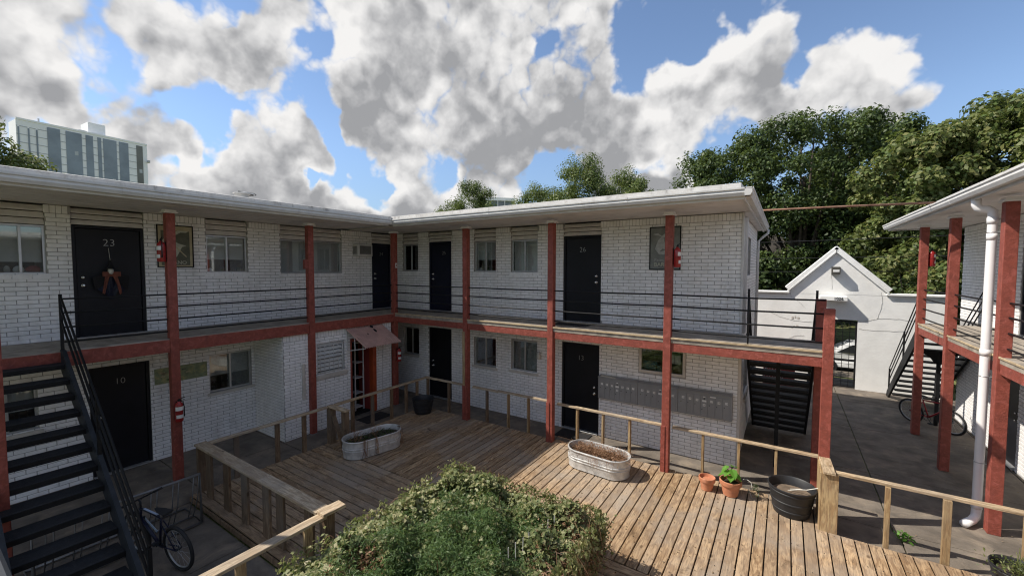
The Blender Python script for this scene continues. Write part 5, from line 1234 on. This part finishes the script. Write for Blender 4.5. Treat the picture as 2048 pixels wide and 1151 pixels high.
for x, z, a, b in ((.25, 2.30, .03, .05), (.33, 2.33, .02, .04), (.42, 2.30, .03, .04), (.3, 2.0, .02, .03), (.24, 1.95, .02, .02), (.4, 2.02, .03, .03)): q.box(x-a, 17.892, z-b, x+a, 17.8945, z+b)
q.build('worn_mark', 'tan_trim', gw)
lm = empty('wall_light', (1.42, 17.9, 4.0), 'small bronze wall light under the gable peak of the gate wall', 'wall light')
q = MB(); q.extrude([(17.893, 3.86), (17.893, 4.12), (17.62, 4.10), (17.60, 3.92), (17.70, 3.86)], lambda y, z: Vector((1.30, y, z)), lambda y, z: Vector((1.53, y, z))); q.build('housing', 'bronze', lm)
q = MB(); q.box(1.33, 17.592, 3.94, 1.50, 17.608, 4.02, .003); q.build('lens', 'label_white', lm)
gt = empty('metal_gate', (1.68, 17.95, 0), 'black wire-grid metal gate in the doorway of the white gabled wall', 'gate')
q = MB()
for a, b, c, d in ((GX[0]+.005, GX[0]+.05, .03, 2.30), (GX[1]-.05, GX[1]-.005, .03, 2.30), (GX[0]+.05, GX[1]-.05, .03, .07), (GX[0]+.05, GX[1]-.05, 2.25, 2.30), (GX[0]+.05, GX[1]-.05, .92, .99)): q.box(a, 17.93, c, b, 17.97, d)
q.build('gate_frame', 'black_metal', gt)
for i in range(3): x = GX[0]+.19+i*.19; q = MB(); q.box(x-.008, 17.942, .07, x+.008, 17.958, 2.25); q.build('gate_bar', 'black_metal', gt)
for i in range(14): z = .21+i*.155; q = MB(); q.box(GX[0]+.05, 17.936, z-.007, GX[1]-.05, 17.941, z+.007); q.build('gate_bar', 'black_metal', gt)
# red cabinets and white garden chair seen through the stair
rcab = empty('storage_cabinet', (-.1, 16.9, 0), 'dark red cabinet standing behind the back staircase', 'cabinet')
q = MB(); q.box(-.55, 16.6, .05, .35, 17.1, 1.30, .01); q.build('carcass', 'far_red', rcab)
for x0, x1 in ((-.53, -.11), (-.09, .33)): q = MB(); q.box(x0, 16.585, .1, x1, 16.598, 1.25, .004); dr = q.build('cabinet_door', 'far_red', rcab); q = MB(); q.box(x1-.05 if x0 < -.3 else x0+.03, 16.57, .7, x1-.03 if x0 < -.3 else x0+.05, 16.584, .85); q.build('handle', 'aluminium', dr)
ch = empty('garden_chair', (-.25, 14.6, 0), 'pale wire garden chair with round back behind the back staircase', 'chair')
q = MB(); q.tube([(-.25+.26*math.cos(a), 14.85, .82+.26*math.sin(a)) for a in np.linspace(0, 6.28, 25)[:-1]], .012, 6, closed=True)
for k in range(7): x = -.25-.21+.07*k; h = math.sqrt(max(0, .26**2-(x+.25)**2)); q.tube([(x, 14.85, .82-h), (x, 14.85, .82+h)], .005, 4)
q.build('backrest', 'lattice_wire', ch)
q = MB(); q.lathe([(.004, .45), (.24, .45), (.24, .47), (.004, .475)], 20, (-.25, 14.6, 0)); q.build('seat', 'lattice_wire', ch)
for sx in (-1, 1):
    for sy in (-1, 1): q = MB(); q.tube([(-.25+.17*sx, 14.6+.17*sy, .45), (-.25+.23*sx, 14.6+.24*sy, 0)], .011, 6); q.build('leg', 'lattice_wire', ch)
# ================================================================== CAR BEYOND THE GATE
car = empty('parked_car', (3.1, 24.6, -.70), 'white hatchback parked in the street beyond the gate', 'car', None, 0, world=False)
q = MB(); n = 0
side = [(-2.1, .32), (-2.12, .62), (-2.0, .84), (-1.25, .95), (-.55, 1.38), (.75, 1.44), (1.55, 1.34), (2.0, 1.0), (2.12, .72), (2.1, .32)]
q.extrude(side, lambda x, z: Vector((x, -.86+.16*max(0, z-.9)/.5, z)), lambda x, z: Vector((x, .86-.16*max(0, z-.9)/.5, z))); q.build('body', 'car_white', car)
for pts in ([(-1.05, .98), (-.5, 1.33), (.1, 1.37), (.1, .97)], [(.18, .97), (.18, 1.37), (.75, 1.38), (1.3, 1.28), (1.5, 1.0)]):
    q = MB(); q.extrude(pts, lambda x, z: Vector((x, -.872+.16*max(0, z-.9)/.5, z)), lambda x, z: Vector((x, -.85+.16*max(0, z-.9)/.5, z))); q.build('window', 'car_glass', car)
for x in (-1.35, 1.3):
    for s_ in (-1, 1):
        q = MB(); q.tube([(x, s_*.70, .32), (x, s_*.89, .32)], .32, 20); wh = q.build('wheel', 'rubber', car); q = MB(); q.tube([(x, s_*.87, .32), (x, s_*.898, .32)], .20, 14); q.build('rim', 'aluminium', wh)
for s_ in (-.6, .6): q = MB(); q.box(-2.13, s_-.18, .62, -2.02, s_+.18, .76, .02); q.build('headlight', 'bulb_glass', car)
q = MB(); q.box(-2.15, -.8, .22, 2.15, .8, .34, .02); q.build('bumper', 'plastic_black', car)

# ================================================================== TREES
def tree(loc, h, crown, nleaf, size, matn, label, seed, nclump=70, trunk_r=.22, zc=None, name='leafy_tree', mat2=None, group=None, limbs=9):
    """crown: list of (dx, dy, z, rx, ry, rz) ellipsoids"""
    t_ = empty(name, loc, label, 'tree', group); rg = np.random.default_rng(seed); L = np.array(loc)
    vols = np.array([c[3]*c[4]*c[5] for c in crown]); vols = vols/vols.sum(); C = []
    for i in range(nclump):
        c = crown[rg.choice(len(crown), p=vols)]; d = rg.normal(0, 1, 3); d /= np.linalg.norm(d); r = rg.uniform(.35, 1.0)**.45
        C.append((c[0]+d[0]*r*c[3], c[1]+d[1]*r*c[4], c[2]+d[2]*r*c[5], (rg.uniform(.10, .20) if nclump > 150 else rg.uniform(.2, .36))*(c[3]*c[4]*c[5])**(1/3)*1.35))
    C = np.array(C); per = nleaf//nclump; P = []; N = []
    for c in C:
        d = rg.normal(0, 1, (per, 3)); d /= np.linalg.norm(d, axis=1)[:, None]; r = rg.uniform(0, 1, (per, 1))**.45*c[3]; d2 = d*np.array([1.08, 1.08, .95])
        P.append(c[:3]+d2*r+rg.normal(0, .05*c[3], (per, 3))); N.append(d+np.array([0, 0, .5]))
    P = np.concatenate(P)+L; N = np.concatenate(N)
    k = int(len(P)*(.68 if mat2 else 1)); idx = rg.permutation(len(P))
    np_mesh('crown', leaves_mesh(P[idx[:k]], N[idx[:k]], size, .62, .6, seed), matn, t_)
    if mat2: np_mesh('crown', leaves_mesh(P[idx[k:]], N[idx[k:]], size*.9, .62, .6, seed+1), mat2, t_)
    q = MB(); top = max(c[2] for c in crown); base = Vector(loc)
    q.tube([base+Vector((0, 0, -.6)), base+Vector((.1, 0, top*.3)), base+Vector((-.05, .1, top*.62)), base+Vector((.1, 0, top))], [trunk_r*1.2, trunk_r, trunk_r*.7, trunk_r*.25], 10); q.build('trunk', 'bark', t_, True)
    for i in rg.permutation(nclump)[:limbs]:
        c = C[i]; s_ = base+Vector((0, 0, top*rg.uniform(.25, .6))); e = base+Vector(c[:3].tolist()); mid = (s_+e)/2+Vector((0, 0, -.06*(e-s_).length)); q = MB(); q.tube([s_, mid, e], [trunk_r*.42, trunk_r*.26, trunk_r*.08], 6); q.build('limb', 'bark', t_, True)
    return t_
tree((.6, 27.5, -.6), 12, [(-3.4, 0, 8.9, 3.0, 3.2, 3.6), (-.2, 0, 9.6, 3.5, 3.4, 3.6), (2.9, 0, 9.0, 2.9, 3, 3.4), (-4.4, .5, 6.6, 2.7, 2.8, 3.2), (-1, 0, 5.6, 4.4, 3.0, 3.2), (3.0, 0, 5.4, 3, 3, 3.4)], 150000, .085, 'leaf_dark', 'huge dark oak tree with a rounded crown behind the gabled gate wall', 21, 420, .34, mat2='leaf_oak', limbs=40)
tree((6.0, 22.8, -.3), 12, [(-1.4, 0, 7.6, 2.2, 2.4, 2.5), (1.6, 0, 8.2, 2.6, 2.6, 2.8), (4.2, 0, 8.2, 2.8, 2.6, 3.2), (2.9, 0, 9.6, 1.6, 1.6, 1.4), (-1.6, .5, 5.0, 2.4, 2.2, 2.6), (1.2, 0, 5.0, 2.8, 2.2, 3), (4.2, 0, 5, 3, 2.4, 3)], 190000, .092, 'leaf_olive', 'large yellowish-green tree rising over the roof of the right wing', 22, 460, .30, mat2='leaf_oak', limbs=30)
tree((4.3, 33, -.7), 13, [(0, 0, 10.6, 3.6, 3, 3.2), (-1, 0, 7, 4, 3, 4)], 50000, .11, 'leaf_dark', 'dark tree crown filling the gap between the huge oak and the yellowish tree', 23, 170, .3, limbs=10)
tree((3.9, 20.6, -.4), 6, [(0, 0, 4.0, 1.2, 1.1, 1.4), (.9, .3, 3.2, 1.3, 1.0, 1.5)], 15000, .085, 'leaf_olive', 'low bright-leaved tree just over the wall behind the farthest red post', 24, 44, .10, mat2='leaf_oak', limbs=6)
tree((-4.2, 25, -.5), 6, [(0, 0, 3.6, 3.4, 1.4, 2.2), (-3, 0, 3.2, 2.5, 1.2, 2), (3.4, 0, 2.9, 2.6, 1.2, 1.9)], 26000, .10, 'leaf_dark', 'dark bushy tree right behind the end of the back wing', 25, 60, .14, limbs=6)
g_ = 'trees showing over the roof of the back wing'
for (x, y, cr, n, sd_, lab) in (
    (-14.3, 32, [(0, 0, 10.4, 2.0, 1.8, 3.2), (-1.5, 0, 9.1, 1.6, 1.5, 2.6), (1.6, 0, 9.2, 1.5, 1.4, 2.8)], 34000, 31, 'tallest rounded tree over the middle of the back roof'),
    (-11.7, 35, [(0, 0, 10.1, 1.4, 1.3, 3.0), (1.2, 0, 9.1, 1.2, 1.2, 2.2)], 15000, 32, 'narrow tree touching the right side of the tallest tree over the back roof'),
    (-9.6, 32, [(0, 0, 9.3, .9, .9, 2.3), (1.1, 0, 8.7, 1.1, 1, 2.1)], 12000, 33, 'small twin-topped tree over the right part of the back roof'),
    (-18.6, 32, [(0, 0, 9.3, 1.9, 1.3, 2.6), (-1.8, 0, 8.8, 1.5, 1.1, 2.3), (1.9, 0, 9.2, 1.4, 1.2, 2.6)], 22000, 34, 'low green tree between the glass-topped building and the tallest tree'),
    (-27.6, 34, [(0, 0, 10.7, 1.9, 1.4, 2.8), (-2.4, 0, 9.7, 1.6, 1.3, 2.4), (2.2, 0, 10.1, 1.2, 1, 2.6)], 22000, 35, 'yellowish tree standing left of the glass-topped building over the roof')):
    tree((x, y, -.6), 10, cr, n, .075, 'leaf_oak', lab, sd_, 90, .14, mat2='leaf_olive', group=g_, limbs=6)
tree((-24.5, 1.9, 0), 9, [(0, 0, 7.5, 1.3, 1.4, 1.9), (0, 1.2, 6.9, 1.2, 1.0, 1.5), (-.4, -1.6, 7.4, 1.4, 1.4, 2)], 30000, .07, 'leaf_olive', 'olive-green tree top at the left picture edge below the tower', 41, 90, .14, mat2='leaf_oak', limbs=10)
tree((-24.5, 4.7, 0), 8, [(0, 0, 6.7, .8, .5, 1.3), (0, .8, 6.5, .6, .5, 1.2)], 9000, .06, 'leaf_olive', 'small treetop peeping over the left roof in front of the tower', 42, 26, .1, mat2='leaf_oak', limbs=6)
def hedge(x0, x1, y, z, h, label, seed, matn='leaf_dark'):
    rg = np.random.default_rng(seed); n = int((x1-x0)*1500); P = np.stack([rg.uniform(x0, x1, n), y+rg.normal(0, .35, n), z+h*rg.uniform(0, 1, n)**.7+.12*np.sin(np.linspace(0, 20, n))], 1)
    tag(np_mesh('hedge', leaves_mesh(P, np.tile([0, -.5, 1.], (n, 1)), .07, .6, .8, seed), matn), label, 'hedge')
hedge(2.6, 9, 20.3, -.3, 3.9, 'dark clipped hedge behind the right part of the gate wall', 51)
hedge(-9, -.3, 21, -.3, 3.2, 'dark hedge behind the left part of the gate wall', 52)
# far wood that closes the view below the big crowns
rg = np.random.default_rng(60); n = 60000
P = np.stack([rg.uniform(-60, 60, n), rg.normal(46, 2.0, n), -.8+7.2*rg.uniform(0, 1, n)**.8+.8*np.sin(rg.uniform(0, 1, n)*6)], 1)
tag(np_mesh('distant_trees', leaves_mesh(P, np.tile([0, -.5, 1.], (n, 1)), .26, .7, .8, 60), 'leaf_dark'), 'dark mass of distant trees closing the view behind the street', 'trees', kind='stuff')

# ================================================================== FAR BUILDINGS
h1 = empty('house', (4.9, 31, -.7), 'small white house glimpsed under the trees right of the gable', 'house')
q = MB(); q.box(4.2, 30, -.7, 10, 36, 3.6); q.build('wall', 'house_wall', h1); q = MB(); q.extrude([(29.7, 3.6), (33, 5.2), (36.3, 3.6)], lambda y, z: Vector((3.9, y, z)), lambda y, z: Vector((10.3, y, z))); q.build('roof', 'house_roof', h1)
for x in (5.0, 7.0): q = MB(); q.box(x, 29.97, 1.4, x+.9, 30, 2.7); w_ = q.build('window', 'car_glass', h1); q = MB(); q.box(x-.06, 29.95, 1.32, x+.96, 29.969, 1.4); q.build('sill', 'white_trim', w_)
h2 = empty('house', (-1.5, 34, -.7), 'brown-roofed house hidden under the huge oak behind the gable peak', 'house')
q = MB(); q.box(-4.5, 33, -.7, 2.2, 39, 4.4); q.build('wall', 'house_wall', h2); q = MB(); q.extrude([(-5.0, 4.4), (-1.1, 6.6), (2.8, 4.4)], lambda x, z: Vector((x, 32.6, z)), lambda x, z: Vector((x, 39.4, z))); q.build('roof', 'house_roof', h2)
def c2w(r, d): return Vector((.8356*r-.5493*d, .5493*r+.8356*d, 0))
# striped tower
A, B = c2w(-193, 164.5), c2w(-173.5, 200.5); ux = (B-A); LT = ux.length; ux.normalize(); nv = Vector((-ux.y, ux.x, 0))
if nv.dot(A) < 0: nv = -nv
HT = 61.5
tw = empty('tower_block', A, 'tall white tower block with blue-grey vertical glass stripes far behind the left roof', 'building')
def tb(name, u0, u1, n0, n1, z0, z1, matn, par=None):
    q = MB(); P_ = [A+ux*u+nv*n for u, n in ((u0, n0), (u1, n0), (u1, n1), (u0, n1))]; v = [(p.x, p.y, z) for z in (z0, z1) for p in P_]
    q.add(v, [(0, 3, 2, 1), (4, 5, 6, 7), (0, 1, 5, 4), (1, 2, 6, 5), (2, 3, 7, 6), (3, 0, 4, 7)]); return q.build(name, matn, par or tw)
body = tb('wall', 0, LT, 0, 9, 0, HT, 'tower_white')
k = LT/251.
def pu(px):      # picture column on the far facade -> distance along it
    lo, hi = 0., LT
    for _ in range(40):
        m_ = (lo+hi)/2; p = A+ux*m_; r = .8356*p.x+.5493*p.y; d = -.5493*p.x+.8356*p.y
        if 1024+832*r/d < px: lo = m_
        else: hi = m_
    return lo
for a, b, mt in ((109, 134, 'tower_glass'), (145, 176, 'tower_glass'), (184, 198, 'tower_glass'), (207, 214, 'tower_glass'), (218, 244, 'tower_glass'), (249, 267, 'tower_glass'), (283, 295, 'tower_brown'), (51, 54, 'tower_glass'), (71, 74, 'tower_glass'), (87, 90, 'tower_glass')):
    g = tb('glass_stripe', pu(a), pu(b), -.25, -.01, 6, HT-.8-(2 if a < 100 else 0), mt)
    for f in range(19):
        if random.random() < .9: continue
        z = HT-4-f*3.1; u = random.uniform(pu(a), pu(b)-1.2); tb('curtained_window', u, u+1.1, -.29, -.255, z, z+1.7, 'tower_line', g)
for f in range(20):
    z = HT-2.6-f*3.1
    for a, b in ((43, 51), (54, 71), (74, 87), (90, 109), (134, 145), (176, 184), (198, 207), (214, 218), (244, 249), (267, 283)): tb('floor_line', pu(a)+.05, pu(b)-.05, -.10, -.01, z, z+.28, 'tower_line')
tb('parapet', 0, LT, -.2, .5, HT, HT+.7, 'tower_white'); tb('penthouse', pu(197), pu(231), 4, 12, HT, HT+6.0, 'tower_white'); tb('roof_plant', pu(180), pu(196), 5, 9, HT, HT+2.2, 'tower_line'); tb('mast', pu(95), pu(95)+.5, 2, 2.5, HT, HT+2.4, 'tower_line')
q = MB(); p_ = A+ux*LT; q.box(p_.x-.2, p_.y-.2, HT-8, p_.x+1.6, p_.y+.6, HT-7, 0); q.build('roof_antenna', 'tower_line', tw)
# glass-topped building behind the trees
C0 = c2w(-6.9, 103); gb = empty('office_building', (C0.x, C0.y, 0), 'glass-topped office building peeping between the trees above the back roof', 'building')
rr = c2w(1, 0); dd = c2w(0, 1)
def gbx(name, r0, r1, d0, d1, z0, z1, matn):
    q = MB(); P_ = [C0+rr*a+dd*b for a, b in ((r0, d0), (r1, d0+1.5), (r1, d1), (r0, d1))]; v = [(p.x, p.y, z) for z in (z0, z1) for p in P_]; q.add(v, [(0, 3, 2, 1), (4, 5, 6, 7), (0, 1, 5, 4), (1, 2, 6, 5), (2, 3, 7, 6), (3, 0, 4, 7)]); q.build(name, matn, gb)
gbx('wall', 0, 7, 0, 8, 0, 17.7, 'tower_white'); gbx('glass_storey', .1, 6.9, .1, 7.9, 17.7, 20.6, 'tower_glass'); gbx('flat_roof', -.5, 7.6, -.5, 8.5, 20.6, 21.3, 'tower_white')
for r0 in (1.6, 3.3, 5.0): gbx('window_post', r0, r0+.15, -.05, .1, 17.7, 20.6, 'tower_white')
# power lines behind the gate wall
for i, (za, zb, y) in enumerate(((5.1, 5.3, 19.6), (4.5, 4.6, 19.7), (3.95, 4.1, 19.8))):
    q = MB(); q.tube([(-12+2.6*k, y, za+(zb-za)*k/9-.10*math.sin(math.pi*k/9)) for k in range(10)], .011, 5)
    tag(q.build('power_line', 'rubber', None, True), ('highest', 'middle', 'lowest')[i]+' of the three black power lines sagging behind the gate wall', 'cable', 'power lines behind the gate wall')
for o in bpy.data.objects:
    if '_o' in o.keys(): del o['_o']
